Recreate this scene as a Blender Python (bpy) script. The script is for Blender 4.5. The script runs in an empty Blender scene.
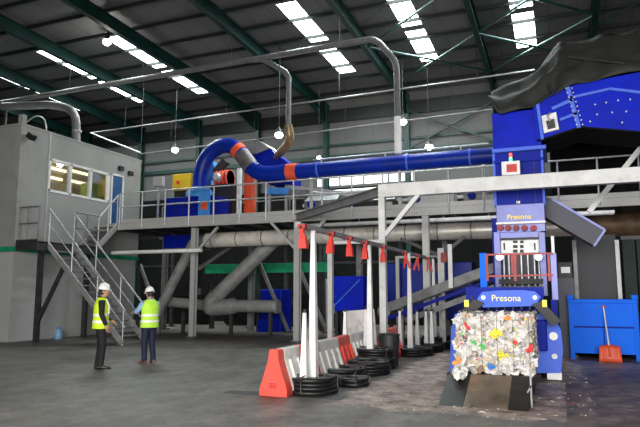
import bpy, bmesh, math, random
from mathutils import Vector, Matrix, noise
R = math.radians
rnd = random.Random(7)
sc = bpy.context.scene
C = sc.collection

# ------------------------------------------------------------------ camera, world, light, exposure
YAW, PIT, F, EYE = R(21.8), R(7.5), 600.0, 1.62
cam = bpy.data.objects.new('camera', bpy.data.cameras.new('camera'))
cam.data.sensor_width = 36.0
cam.data.lens = F / 640 * 36.0
cam.data.clip_end = 300
cam.location = (0, 0, EYE)
cam.rotation_euler = (R(90) + PIT, 0, YAW)
C.objects.link(cam)
sc.camera = cam

world = bpy.data.worlds.new('daylight')
sc.world = world
world.use_nodes = True
wb = world.node_tree.nodes['Background']
wb.inputs['Color'].default_value = (0.80, 0.90, 1.0, 1)
wb.inputs['Strength'].default_value = 0.35

def area(name, loc, rot, sx, sy, power, col=(1, 1, 1)):
    l = bpy.data.lights.new(name, 'AREA')
    l.shape = 'RECTANGLE'; l.size = sx; l.size_y = sy; l.energy = power; l.color = col
    o = bpy.data.objects.new(name, l)
    o.location = loc; o.rotation_euler = rot
    C.objects.link(o)
    return o
# daylight entering by the open hall door behind the camera
area('door_daylight', (0, -5.6, 3.6), (R(90), 0, 0), 14, 6.6, 3500, (1.0, 0.98, 0.95))
# daylight under the rows of roof lights
for lx in (-17.2, -9.1, -5.1, -0.9):
    area('roof_daylight', (lx, 22.8, 12.0), (0, 0, 0), 0.7, 7, 420, (0.9, 1.0, 1.0))
for lx in (-21.1, -25.3):
    area('roof_daylight', (lx, 22.8, 12.0), (0, 0, 0), 0.6, 7, 300, (0.9, 1.0, 1.0))
SKY_EMIT = 9.0

sc.view_settings.view_transform = 'Standard'
sc.view_settings.look = 'None'
sc.view_settings.gamma = 1.0
sc.view_settings.use_curve_mapping = False
sc.view_settings.exposure = 0.4
try:
    sc.cycles.use_denoising = True
    sc.cycles.max_bounces = 8
    sc.cycles.sample_clamp_indirect = 4.0
except Exception:
    pass

# ------------------------------------------------------------------ measuring helpers
cy_, sy_, cp_, sp_ = math.cos(YAW), math.sin(YAW), math.cos(PIT), math.sin(PIT)
FW = Vector((-sy_*cp_, cy_*cp_, sp_)); RT = Vector((cy_, sy_, 0)); UP = RT.cross(FW)
def ray(x, y): return FW + RT*((x-320)/F) - UP*((y-213.5)/F)
def A(x, y, Y):
    """point of the plane at depth Y that the photograph shows at pixel x, y"""
    r = ray(x, y); return Vector((0, 0, EYE)) + r*(Y/r.y)
def G(x, y, z=0.0):
    r = ray(x, y); return Vector((0, 0, EYE)) + r*((z-EYE)/r.z)

# ------------------------------------------------------------------ mesh helpers
class MB:
    def __init__(s): s.v = []; s.f = []; s.m = []; s.sm = []
    def add(s, vs, fs, mi=0, smooth=False):
        b = len(s.v); s.v += [tuple(p) for p in vs]
        for f in fs:
            s.f.append([b+i for i in f]); s.m.append(mi); s.sm.append(smooth)
        return s
    def box(s, x0, x1, y0, y1, z0, z1, mi=0):
        if x0 > x1: x0, x1 = x1, x0
        if y0 > y1: y0, y1 = y1, y0
        if z0 > z1: z0, z1 = z1, z0
        v = [(x, y, z) for x in (x0, x1) for y in (y0, y1) for z in (z0, z1)]
        return s.add(v, [(0,1,3,2), (4,6,7,5), (0,4,5,1), (2,3,7,6), (0,2,6,4), (1,5,7,3)], mi)
    def frame_of(s, p, q, hint=None):
        p, q = Vector(p), Vector(q); d = (q-p).normalized()
        h = Vector(hint) if hint else (Vector((0,0,1)) if abs(d.z) < 0.95 else Vector((0,1,0)))
        a = d.cross(h).normalized(); b = a.cross(d).normalized()
        return p, q, a, b
    def bar(s, p, q, w, h, mi=0, hint=None):
        p, q, a, b = s.frame_of(p, q, hint)
        v = [e + a*(w/2*i) + b*(h/2*j) for e in (p, q) for i, j in ((-1,-1), (1,-1), (1,1), (-1,1))]
        return s.add(v, [(0,1,2,3), (7,6,5,4), (0,4,5,1), (1,5,6,2), (2,6,7,3), (3,7,4,0)], mi)
    def ibeam(s, p, q, w, h, t=0.02, mi=0, hint=None):
        p, q, a, b = s.frame_of(p, q, hint)
        for o in (-1, 1):
            s.bar(p + b*o*(h/2-t/2), q + b*o*(h/2-t/2), w, t, mi, b)
        s.bar(p, q, t, h-2*t, mi, b)
        return s
    def tube(s, pts, r, seg=10, mi=0, caps=True, closed=False):
        pts = [Vector(p) for p in pts]; n = len(pts)
        rs = r if isinstance(r, (list, tuple)) else [r]*n
        vs, prev = [], None
        for i, p in enumerate(pts):
            if closed: d = (pts[(i+1) % n]-pts[i-1]).normalized()
            elif i == 0: d = (pts[1]-p).normalized()
            elif i == n-1: d = (p-pts[i-1]).normalized()
            else: d = ((pts[i+1]-p).normalized()+(p-pts[i-1]).normalized()).normalized()
            if prev is None:
                h = Vector((0,0,1)) if abs(d.z) < 0.9 else Vector((1,0,0))
                a = d.cross(h).normalized()
            else:
                a = (prev - d*prev.dot(d)).normalized()
            prev = a; b = d.cross(a)
            for k in range(seg):
                t = 2*math.pi*k/seg
                vs.append(p + a*(rs[i]*math.cos(t)) + b*(rs[i]*math.sin(t)))
        fs = []
        for i in range(n if closed else n-1):
            j = (i+1) % n
            for k in range(seg):
                l = (k+1) % seg
                fs.append((i*seg+k, i*seg+l, j*seg+l, j*seg+k))
        s.add(vs, fs, mi, True)
        if caps and not closed:
            s.add(vs[:seg], [tuple(reversed(range(seg)))], mi); s.add(vs[-seg:], [tuple(range(seg))], mi)
        return s
    def cyl(s, p, q, r0, r1=None, seg=14, mi=0): return s.tube([p, q], [r0, r0 if r1 is None else r1], seg, mi)
    def loft(s, rings, mi=0, caps=True, smooth=True):
        n = len(rings[0]); vs = [p for r_ in rings for p in r_]; fs = []
        for i in range(len(rings)-1):
            for k in range(n):
                l = (k+1) % n; fs.append((i*n+k, i*n+l, (i+1)*n+l, (i+1)*n+k))
        s.add(vs, fs, mi, smooth)
        if caps:
            s.add(rings[0], [tuple(reversed(range(n)))], mi); s.add(rings[-1], [tuple(range(n))], mi)
        return s
    def ell(s, rings, seg=14, mi=0, caps=True):
        """rings: (cx, cy, z, rx, ry)"""
        return s.loft([[(c[0]+c[3]*math.cos(2*math.pi*k/seg), c[1]+c[4]*math.sin(2*math.pi*k/seg), c[2]) for k in range(seg)] for c in rings], mi, caps)
    def lathe(s, c, prof, seg=18, mi=0): return s.ell([(c[0], c[1], c[2]+z, r, r) for r, z in prof], seg, mi)
    def sphere(s, c, rx, ry, rz, seg=10, ring=7, mi=0):
        return s.ell([(c[0], c[1], c[2]-rz*math.cos(math.pi*(i+.02)/(ring-1+.04)), rx*math.sin(math.pi*(i+.02)/(ring-1+.04)), ry*math.sin(math.pi*(i+.02)/(ring-1+.04))) for i in range(ring)], seg, mi)
    def prism(s, poly, off, mi=0):
        """polygon of 3D points pushed along off"""
        a = [Vector(p) for p in poly]; b = [p+Vector(off) for p in a]; n = len(a)
        s.add(a, [tuple(range(n))], mi); s.add(b, [tuple(reversed(range(n)))], mi)
        return s.add(a+b, [(i, i+n, (i+1) % n+n, (i+1) % n) for i in range(n)], mi)
    def build(s, name, mats, parent=None, bevel=0):
        me = bpy.data.meshes.new(name); me.from_pydata(s.v, [], s.f)
        for m in (mats if isinstance(mats, (list, tuple)) else [mats]): me.materials.append(m)
        me.polygons.foreach_set('material_index', s.m); me.polygons.foreach_set('use_smooth', s.sm)
        bm = bmesh.new(); bm.from_mesh(me); bmesh.ops.recalc_face_normals(bm, faces=bm.faces); bm.to_mesh(me); bm.free()
        me.update()
        o = bpy.data.objects.new(name, me); C.objects.link(o)
        if parent: 
            o.parent = parent
            o.matrix_parent_inverse = Matrix.LocRotScale(parent.location, parent.rotation_euler, None).inverted() if s.world else Matrix()
        if bevel:
            b = o.modifiers.new('bevel', 'BEVEL'); b.width = bevel; b.segments = 2; b.limit_method = 'ANGLE'
        return o
    world = True      # vertices are in world space unless the builder says otherwise

class LB(MB):
    world = False     # vertices relative to the parent

def tag(o, label, cat, group=None, kind=None):
    o['label'] = label; o['category'] = cat
    if group: o['group'] = group
    if kind: o['kind'] = kind
    return o
def root(name, loc, label, cat, group=None, rz=0):
    o = bpy.data.objects.new(name, None); C.objects.link(o)
    o.location = loc; o.rotation_euler = (0, 0, rz); o.empty_display_size = 0.2
    return tag(o, label, cat, group)
def struct(o): o['kind'] = 'structure'; return o
def kids(o): return [c for c in bpy.data.objects if c.parent == o]
def copy_tree(o, parent=None):
    c = o.copy(); C.objects.link(c)
    if parent: c.parent = parent
    for k in kids(o): copy_tree(k, c)
    return c

def text_part(name, body, size, loc, m, parent, depth=0.006, xscale=1.0, bold=0.0):
    cu = bpy.data.curves.new(name, 'FONT'); cu.body = body; cu.size = size; cu.extrude = depth
    cu.align_x = 'CENTER'; cu.align_y = 'CENTER'; cu.offset = bold
    t = bpy.data.objects.new(name, cu); C.objects.link(t)
    me = bpy.data.meshes.new_from_object(t.evaluated_get(bpy.context.evaluated_depsgraph_get()))
    bpy.data.objects.remove(t); me.materials.clear(); me.materials.append(m)
    me.transform(Matrix.Diagonal((xscale, 1, 1, 1)))
    me.transform(Matrix.Translation(loc) @ Matrix.Rotation(R(90), 4, 'X'))
    o = bpy.data.objects.new(name, me); C.objects.link(o); o.parent = parent
    o.matrix_parent_inverse = Matrix.Translation(parent.location).inverted()
    return o

def bend(pts, rad, n=5):
    """round the corners of a path"""
    pts = [Vector(p) for p in pts]; out = [pts[0]]
    for i in range(1, len(pts)-1):
        p, a, b = pts[i], pts[i-1], pts[i+1]
        da, db = (a-p), (b-p); r = min(rad, da.length*.49, db.length*.49)
        s, e = p+da.normalized()*r, p+db.normalized()*r
        for k in range(n+1):
            t = k/n; out.append(s*(1-t)**2 + p*(2*t*(1-t)) + e*t*t)
    out.append(pts[-1]); return out

# ------------------------------------------------------------------ materials
def mat(name, col, rough=0.55, metal=0.0, var=0.25, scale=3.0, bump=0.0, dirt=None, damt=0.0, dscale=2.0, spec=0.5):
    m = bpy.data.materials.new(name); m.use_nodes = True
    nt = m.node_tree; N = nt.nodes; L = nt.links; p = N['Principled BSDF']
    p.inputs['Roughness'].default_value = rough; p.inputs['Metallic'].default_value = metal
    p.inputs['Specular IOR Level'].default_value = spec
    tc = N.new('ShaderNodeTexCoord'); no = N.new('ShaderNodeTexNoise')
    no.inputs['Scale'].default_value = scale; no.inputs['Detail'].default_value = 5
    L.new(tc.outputs['Object'], no.inputs['Vector'])
    rp = N.new('ShaderNodeValToRGB')
    rp.color_ramp.elements[0].position = 0.3; rp.color_ramp.elements[1].position = 0.7
    rp.color_ramp.elements[0].color = (*[c*(1-var) for c in col], 1); rp.color_ramp.elements[1].color = (*[min(1, c*(1+var)) for c in col], 1)
    L.new(no.outputs['Fac'], rp.inputs['Fac']); out = rp.outputs['Color']
    if dirt:
        n2 = N.new('ShaderNodeTexNoise'); n2.inputs['Scale'].default_value = dscale; n2.inputs['Detail'].default_value = 8; n2.inputs['Roughness'].default_value = .7
        L.new(tc.outputs['Object'], n2.inputs['Vector'])
        r2 = N.new('ShaderNodeValToRGB'); r2.color_ramp.elements[0].position = 0.5; r2.color_ramp.elements[1].position = 0.68
        r2.color_ramp.elements[0].color = (0, 0, 0, 1); r2.color_ramp.elements[1].color = (damt, damt, damt, 1)
        L.new(n2.outputs['Fac'], r2.inputs['Fac'])
        mx = N.new('ShaderNodeMix'); mx.data_type = 'RGBA'
        L.new(r2.outputs['Color'], mx.inputs['Factor']); L.new(out, mx.inputs['A']); mx.inputs['B'].default_value = (*dirt, 1)
        out = mx.outputs['Result']
    L.new(out, p.inputs['Base Color'])
    if bump:
        b = N.new('ShaderNodeBump'); b.inputs['Strength'].default_value = bump; b.inputs['Distance'].default_value = 0.02
        L.new(no.outputs['Fac'], b.inputs['Height']); L.new(b.outputs['Normal'], p.inputs['Normal'])
    return m
def emit(name, col, strength):
    m = bpy.data.materials.new(name); m.use_nodes = True
    p = m.node_tree.nodes['Principled BSDF']
    p.inputs['Base Color'].default_value = (*col, 1); p.inputs['Emission Color'].default_value = (*col, 1)
    p.inputs['Emission Strength'].default_value = strength
    return m
def glass(name, col=(0.9, 0.95, 0.95), rough=0.02, trans=0.9):
    m = bpy.data.materials.new(name); m.use_nodes = True
    nt = m.node_tree; N = nt.nodes; L = nt.links; N.remove(N['Principled BSDF'])
    t = N.new('ShaderNodeBsdfTransparent'); t.inputs['Color'].default_value = (*col, 1)
    g = N.new('ShaderNodeBsdfGlossy'); g.inputs['Roughness'].default_value = rough
    mx = N.new('ShaderNodeMixShader'); mx.inputs[0].default_value = .1; L.new(t.outputs[0], mx.inputs[1]); L.new(g.outputs[0], mx.inputs[2])
    L.new(mx.outputs[0], N['Material Output'].inputs['Surface'])
    return m
def panel_mat(name, col, rough, period, axis, dark=0.6, var=.12):
    """sheet cladding with seams every period metres along an axis"""
    m = mat(name, col, rough, 0, var, 0.6)
    nt = m.node_tree; N = nt.nodes; L = nt.links; p = N['Principled BSDF']
    src = p.inputs['Base Color'].links[0].from_socket
    tc = N.new('ShaderNodeTexCoord'); sx = N.new('ShaderNodeSeparateXYZ'); L.new(tc.outputs['Object'], sx.inputs[0])
    md = N.new('ShaderNodeMath'); md.operation = 'MODULO'; md.inputs[1].default_value = period
    ad = N.new('ShaderNodeMath'); ad.operation = 'ADD'; ad.inputs[1].default_value = 100*period
    L.new(sx.outputs[axis], ad.inputs[0]); L.new(ad.outputs[0], md.inputs[0])
    lt = N.new('ShaderNodeMath'); lt.operation = 'LESS_THAN'; lt.inputs[1].default_value = period*0.06
    L.new(md.outputs[0], lt.inputs[0])
    mx = N.new('ShaderNodeMix'); mx.data_type = 'RGBA'; L.new(lt.outputs[0], mx.inputs['Factor']); L.new(src, mx.inputs['A'])
    mx.inputs['B'].default_value = (*[c*dark for c in col], 1); L.new(mx.outputs['Result'], p.inputs['Base Color'])
    return m

M = {}
M['roof'] = panel_mat('roof_sheeting', (0.085,0.087,0.088), 0.7, 1.0, 0, 0.7)
M['clad'] = panel_mat('wall_cladding', (0.105,0.105,0.104), 0.7, 1.0, 0, 0.85)
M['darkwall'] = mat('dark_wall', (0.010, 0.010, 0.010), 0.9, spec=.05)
M['green_steel'] = mat('green_structural_steel', (0.004,0.032,0.027), 0.45, 0.0, 0.3, 1.5)
M['purlin'] = mat('dark_purlin_steel', (0.004,0.007,0.007), 0.55)
M['rafter'] = mat('dark_green_rafter_steel', (0.003, 0.022, 0.019), 0.5, 0.0, 0.3, 1.5, spec=.2)
M['shade_black'] = mat('shade_black_steel', (0.007, 0.007, 0.007), 0.8, 0, .4, 3, spec=.1)  # near black so these parts read as deep shade though lit
M['worn'] = mat('worn_brownish_paint', (0.10, 0.085, 0.085), 0.5, 0, .4, 4)
M['blue_duct'] = mat('dark_blue_duct_paint', (0.001, 0.020, 0.29), .4, 0, .2, 2, dirt=(.02, .02, .08), damt=.4, dscale=1.5, spec=.25)
M['green'] = mat('green_paint', (0.008,0.26,0.12), 0.45, 0, .3, 2)
M['cabin'] = mat('cabin_panel', (0.30,0.30,0.285), 0.6, 0, 0.08, 0.8, dirt=(0.2, 0.2, 0.18), damt=.5, dscale=.7)
M['cabin_low'] = mat('cabin_lower_panel', (0.40,0.40,0.40), 0.6, 0, 0.1, 0.8, dirt=(0.25, 0.24, 0.235), damt=.5, dscale=.8)
M['white'] = mat('white_paint', (0.78,0.78,0.77), 0.45, 0, 0.1, 2, dirt=(0.38, 0.36, 0.33), damt=.5, dscale=2.5)
M['frame_white'] = mat('dusty_white_frame_paint', (0.60, 0.60, 0.59), 0.45, 0, 0.12, 2, dirt=(0.30, 0.28, 0.25), damt=.5, dscale=2.5)
M['conveyor_grey'] = mat('mid_grey_conveyor_steel', (0.13, 0.13, 0.13), 0.5, 0.3, 0.3, 3)
M['lightgrey'] = mat('light_grey_steel', (0.46,0.46,0.45), 0.45, 0.2, 0.15, 2, dirt=(0.25, 0.23, 0.2), damt=.5, dscale=2)
M['galv'] = mat('galvanised_steel', (0.50,0.51,0.52), 0.42, 0.6, 0.2, 6)
M['galv_dull'] = mat('dull_galvanised_steel', (0.20,0.20,0.20), 0.5, 0.4, 0.25, 4)
M['galv_dark'] = mat('dark_galvanised_steel', (0.05,0.05,0.05), 0.5, 0.4, 0.3, 4)
M['silver'] = mat('silver_spiral_duct', (0.80, 0.76, 0.68), 0.36, 0.25, 0.2, 3, dirt=(0.22, 0.17, 0.12), damt=.6, dscale=1.5)
M['grey_pipe'] = mat('grey_pipe', (0.27, 0.27, 0.265), 0.45, 0.1, 0.2, 3, dirt=(0.13, 0.12, 0.11), damt=.6, dscale=2)
M['high_pipe'] = mat('dull_high_pipe', (0.13, 0.13, 0.13), 0.5, 0.2, 0.2, 3)
M['rust'] = mat('rusty_pipe', (0.16, 0.10, 0.06), 0.6, 0.4, 0.5, 2.5)
M['brown'] = mat('brownish_hose', (0.24, 0.17, 0.08), 0.4, 0.3, 0.3, 5)
M['blue'] = mat('blue_machine_paint', (0.0005,0.012,0.44), .5, 0, 0.2, 2, dirt=(0.01, 0.02, 0.2), damt=.3, dscale=1.6, spec=.12)
M['blue_deep'] = mat('deep_blue_paint', (0.0005,0.010,0.26), .5, 0, 0.2, 2, dirt=(0.02, 0.025, 0.1), damt=.3, dscale=1.2, spec=.12)
M['blue_bright'] = mat('bright_blue_paint', (0.0,0.15,0.95), .5, 0, 0.15, 2, dirt=(0.02, 0.06, 0.25), damt=.3, dscale=2, spec=.12)
M['blue_mid'] = mat('mid_blue_paint', (0.085,0.17,0.74), .5, 0, 0.15, 3, dirt=(0.08, 0.1, 0.25), damt=.5, dscale=3, spec=.12)
M['blue_light'] = mat('light_blue_paint', (0.05, 0.24, 0.62), 0.4, 0, 0.15, 3)
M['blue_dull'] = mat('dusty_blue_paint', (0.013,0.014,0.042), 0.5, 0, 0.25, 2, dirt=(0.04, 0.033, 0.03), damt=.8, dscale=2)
M['lavender'] = mat('lit_blue_grey_steel', (0.115,0.13,0.37), 0.4, 0.15, 0.2, 2, dirt=(0.2, 0.2, 0.28), damt=.5, dscale=3)  # pale tone carries the lights shining on the press front
M['door_blue'] = mat('door_blue', (0.012, 0.08, 0.22), 0.45)
M['orange'] = mat('orange_red_paint', (0.75, 0.09, 0.03), 0.45, 0, .15, 3)
M['red'] = mat('red_plastic', (0.72, 0.035, 0.022), 0.45, 0, 0.2, 4)
M['red_dark'] = mat('dark_red_paint', (0.33, 0.02, 0.018), 0.5, 0, .3, 4)
M['red_barrier'] = mat('red_barrier_plastic', (0.78, 0.075, 0.05), 0.5, 0, 0.12, 3, dirt=(0.35, 0.06, 0.05), damt=.6, dscale=4)
M['white_barrier'] = mat('white_barrier_plastic', (0.72,0.70,0.66), 0.5, 0, 0.1, 3, dirt=(0.32, 0.30, 0.27), damt=.7, dscale=5)
M['yellow'] = mat('yellow_paint', (0.75, 0.50, 0.02), 0.45, 0, .15, 3)
M['yellow_label'] = mat('yellow_label', (0.80, 0.75, 0.05), 0.5)
M['letter_yellow'] = mat('yellow_lettering', (0.85, 0.78, 0.30), 0.5, 0, .05)
M['letter_gold'] = mat('gold_lettering', (0.95,0.72,0.06), 0.5, 0, .05)
M['black'] = mat('black_rubber', (0.016, 0.016, 0.016), 0.55, 0, 0.3, 6)
M['wire'] = mat('black_wire_coil', (0.012,0.012,0.012), 0.42, 0.3, 0.4, 30, bump=.3)
M['dark'] = mat('dark_steel', (0.02,0.02,0.02), 0.55, 0.3, 0.4, 3)
M['dark_panel'] = mat('dark_blue_grey_panel', (0.009,0.012,0.017), 0.55, 0, .2, 2)
M['tarp'] = mat('olive_tarpaulin', (0.020,0.0215,0.0175), 0.75, 0, 0.25, 2, bump=.3)
M['plate'] = mat('worn_steel_plate', (0.15, 0.115, 0.088), 0.45, 0.25, 0.6, 2.2, dirt=(0.42, 0.22, 0.10), damt=.8, dscale=1.6)
M['black_plate'] = mat('black_edge_plate', (0.013,0.013,0.013), 0.5, 0.3, 0.5, 5)
M['hiviz'] = mat('fluorescent_yellow_fabric', (0.62, 0.86, 0.02), 0.7, 0, .08, 6)
M['hiviz_green'] = mat('fluorescent_lime_fabric', (0.50, 0.86, 0.06), 0.7, 0, .08, 6)
M['reflect'] = mat('reflective_tape', (0.85, 0.87, 0.78), 0.4, 0.0, .05)
M['suit'] = mat('black_suit_cloth', (0.006,0.006,0.007), 0.8, 0, .2, 6)
M['navy'] = mat('navy_trouser_cloth', (0.006,0.011,0.032), 0.8, 0, .25, 6)
M['shirt'] = mat('light_blue_shirt_cloth', (0.28, 0.45, 0.72), 0.75, 0, .1, 6)
M['skin'] = mat('skin', (0.48, 0.26, 0.17), 0.55, 0, .08, 8)
M['hair'] = mat('dark_hair', (0.02, 0.014, 0.01), 0.7)
M['hat'] = mat('white_hard_hat', (0.82, 0.82, 0.80), 0.3, 0, .03)
M['shoe'] = mat('brown_shoe_leather', (0.16, 0.085, 0.05), 0.5)
M['shoe_black'] = mat('black_shoe_leather', (0.012, 0.012, 0.012), 0.4)
M['eye'] = mat('eye_white', (0.8, 0.8, 0.78), 0.3, 0, 0)
M['lip'] = mat('lip', (0.42, 0.16, 0.13), 0.5)
M['tube_light'] = emit('lamp_glow', (1.0, 0.97, 0.85), 22)
M['warm_tube'] = emit('warm_tube_glow', (1.0, 0.88, 0.55), 1.6)
M['led_red'] = emit('red_display_glow', (0.55, 0.01, 0.01), 0.12)
M['led_digit'] = emit('red_digit_glow', (1.0, 0.28, 0.2), 2.0)
M['green_glow'] = emit('green_lamp_glow', (0.1, 0.9, 0.4), 1.5)
M['red_glow'] = emit('red_lamp_glow', (1.0, 0.1, 0.05), 1.0)
M['small_lamp'] = emit('small_white_lamp', (0.85, 0.87, 0.9), 0.2)
M['work_light'] = emit('work_light', (0.95, 0.97, 1.0), 0.9)
M['skylight'] = emit('skylight_sheet', (0.88, 1.0, 1.0), SKY_EMIT)
M['bright_strip'] = emit('bright_strip_glow', (0.90, 0.97, 1.0), 1.3)  # self-glow put in for a bright band, no known opening
M['glass'] = glass('window_glass')
M['room_wall'] = mat('warm_room_wall', (0.30,0.25,0.15), 0.7)
M['olive_seat'] = mat('olive_fabric', (0.25, 0.30, 0.03), 0.7)
M['water'] = mat('blue_water_bottle', (0.18, 0.36, 0.55), 0.2)

def floor_mat():
    m = mat('concrete_floor', (0.150, 0.136, 0.124), 0.5, 0, 0.3, 0.35, dirt=(0.03, 0.027, 0.025), damt=.8, dscale=.5, spec=.3)
    nt = m.node_tree; N = nt.nodes; L = nt.links; p = N['Principled BSDF']
    src = p.inputs['Base Color'].links[0].from_socket
    tc = N.new('ShaderNodeTexCoord')
    mp = N.new('ShaderNodeMapping'); mp.inputs['Scale'].default_value = (2.2, 1.3, 1); mp.inputs['Rotation'].default_value = (0, 0, R(-18))
    L.new(tc.outputs['Object'], mp.inputs['Vector'])
    n1 = N.new('ShaderNodeTexNoise'); n1.inputs['Scale'].default_value = 1.1; n1.inputs['Detail'].default_value = 12; n1.inputs['Roughness'].default_value = .82
    L.new(mp.outputs[0], n1.inputs['Vector'])
    r1 = N.new('ShaderNodeValToRGB'); r1.color_ramp.elements[0].position = .36; r1.color_ramp.elements[1].position = .66
    r1.color_ramp.elements[0].color = (.38, .37, .36, 1); r1.color_ramp.elements[1].color = (1.5, 1.47, 1.42, 1)
    L.new(n1.outputs['Fac'], r1.inputs['Fac'])
    mx = N.new('ShaderNodeMix'); mx.data_type = 'RGBA'; mx.blend_type = 'MULTIPLY'; mx.inputs['Factor'].default_value = 1
    L.new(src, mx.inputs['A']); L.new(r1.outputs['Color'], mx.inputs['B'])
    # brownish spill ground around the baler: worn, dusty zone right of the barrier line, colours raised for sunlight
    sx = N.new('ShaderNodeSeparateXYZ'); L.new(tc.outputs['Object'], sx.inputs[0])
    n3 = N.new('ShaderNodeTexNoise'); n3.inputs['Scale'].default_value = 1.6; n3.inputs['Detail'].default_value = 6; L.new(tc.outputs['Object'], n3.inputs['Vector'])
    def op(o_, a_, b_=None, c_=None):
        m_ = N.new('ShaderNodeMath'); m_.operation = o_
        for k_, v_ in enumerate((a_, b_, c_)):
            if v_ is None: continue
            if isinstance(v_, (int, float)): m_.inputs[k_].default_value = v_
            else: L.new(v_, m_.inputs[k_])
        return m_.outputs[0]
    def smooth(v_, lo, hi):
        m_ = N.new('ShaderNodeMapRange'); m_.inputs['From Min'].default_value = lo; m_.inputs['From Max'].default_value = hi; L.new(v_, m_.inputs['Value']); return m_.outputs[0]
    jit = op('MULTIPLY_ADD', n3.outputs['Fac'], .7, -.35)
    X_ = op('ADD', sx.outputs[0], jit); Y_ = op('ADD', sx.outputs[1], jit)
    zone = op('MULTIPLY', smooth(X_, -3.25, -3.1), smooth(Y_, 8.35, 8.6))
    n4 = N.new('ShaderNodeTexNoise'); n4.inputs['Scale'].default_value = 3.2; n4.inputs['Detail'].default_value = 10; n4.inputs['Roughness'].default_value = .72; L.new(tc.outputs['Object'], n4.inputs['Vector'])
    r4 = N.new('ShaderNodeValToRGB'); e_ = r4.color_ramp.elements
    e_[0].position = .36; e_[0].color = (.065, .050, .042, 1); e_[1].position = .66; e_[1].color = (.62, .50, .45, 1)
    e2_ = r4.color_ramp.elements.new(.5); e2_.color = (.32, .235, .20, 1)
    L.new(n4.outputs['Fac'], r4.inputs['Fac'])
    m2 = N.new('ShaderNodeMix'); m2.data_type = 'RGBA'; L.new(zone, m2.inputs['Factor']); L.new(mx.outputs['Result'], m2.inputs['A']); L.new(r4.outputs['Color'], m2.inputs['B'])
    # oily black ground along the wire coils, dark ground before the skip
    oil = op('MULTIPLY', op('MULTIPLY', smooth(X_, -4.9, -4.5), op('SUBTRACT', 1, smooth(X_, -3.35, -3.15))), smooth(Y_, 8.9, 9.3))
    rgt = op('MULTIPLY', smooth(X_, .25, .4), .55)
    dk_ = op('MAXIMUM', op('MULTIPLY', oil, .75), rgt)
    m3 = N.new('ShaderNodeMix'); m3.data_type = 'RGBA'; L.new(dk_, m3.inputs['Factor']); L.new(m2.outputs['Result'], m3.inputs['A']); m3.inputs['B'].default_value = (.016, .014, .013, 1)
    L.new(m3.outputs['Result'], p.inputs['Base Color'])
    b = N.new('ShaderNodeBump'); b.inputs['Strength'].default_value = .25; b.inputs['Distance'].default_value = .01
    L.new(n1.outputs['Fac'], b.inputs['Height']); L.new(b.outputs['Normal'], p.inputs['Normal'])
    return m
M['floor'] = floor_mat()

# ------------------------------------------------------------------ the hall
XL, XR, YF, YB, SL, Z0 = -40.0, 12.0, -6.0, 30.0, 0.031, 13.0
def rz_(y): return Z0 - SL*y
def wall_holes(mb, axis, pos, th, u0, u1, z0, z1, holes, mi=0):
    us = sorted({u0, u1, *[h[0] for h in holes], *[h[1] for h in holes]})
    for a, b in zip(us, us[1:]):
        zs = [(z0, z1)]
        for h in holes:
            if h[0] <= a and h[1] >= b:
                zs = [s for lo, hi in zs for s in ((lo, min(hi, h[2])), (max(lo, h[3]), hi)) if s[1]-s[0] > 1e-4]
        for lo, hi in zs:
            if axis == 'x': mb.box(pos, pos+th, a, b, lo, hi, mi)
            else: mb.box(a, b, pos, pos+th, lo, hi, mi)
    return mb
struct(MB().box(XL, XR, YF-6, YB, -0.2, 0).build('floor', M['floor']))
strip = (25.8, 0)
wb_ = struct(wall_holes(MB(), 'y', YB, 0.2, XL, XR, 0, 12.3, [(-12.2, -6.8, 7.35, 7.85)]).build('wall_back', M['clad']))
struct(MB().box(XL-.2, XL, YF, YB, 0, 13.4).build('wall_left', M['clad']))
struct(MB().box(XR, XR+.2, YF, YB, 0, 13.4).build('wall_right', M['darkwall']))
struct(wall_holes(MB(), 'y', YF-.2, .2, XL, XR, 0, 13.4, [(-8, 8, 0, 7)]).build('wall_front', M['darkwall']))
w1 = struct(MB().box(-12.2, -6.8, YB+.08, YB+.12, 7.35, 7.85).build('window_1', M['bright_strip']))  # glowing strip added for a bright band behind the catwalk
fr = MB()
for x in (-12.2, -10.85, -9.5, -8.15, -6.8): fr.box(x-.03, x+.03, YB-.02, YB+.07, 7.35, 7.85)
struct(fr.build('window_frame', M['green_steel'], w1))  # bars across the added glowing strip

# roof sheet with openings for the roof lights
lights_x = (-25.3, -21.1, -17.2, -9.1, -5.1, -0.9)
spans = ((19.3, 22.75), (23.2, 26.4))
rm = MB()
xs = sorted([XL, XR] + [x+d for x in lights_x for d in (-.4, .4)])
def slab(mb, x0, x1, y0, y1, t=0.1, drop=0.0):
    mb.prism([(x0, y0, rz_(y0)-drop), (x1, y0, rz_(y0)-drop), (x1, y1, rz_(y1)-drop), (x0, y1, rz_(y1)-drop)], (0, 0, t))
for a, b in zip(xs, xs[1:]):
    lit = any(abs((a+b)/2-x) < .1 for x in lights_x)
    if not lit: slab(rm, a, b, YF, YB)
    else:
        ys = [YF] + [y for s in spans for y in s] + [YB]
        for y0, y1 in zip(ys[::2], ys[1::2]): slab(rm, a, b, y0, y1)
ceiling = struct(rm.build('ceiling', M['roof']))
n = 1
for x in lights_x:
    for y0, y1 in spans:
        n += 1
        s = MB(); slab(s, x-.4, x+.4, y0, y1, 0.03, 0.0)
        struct(s.build('window_%d' % n, M['skylight']))
raf_x = (-36.5, -32.3, -28.1, -23.9, -19.7, -15.75, -11.55, -7.05, -2.6, 1.6, 5.9)
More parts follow.
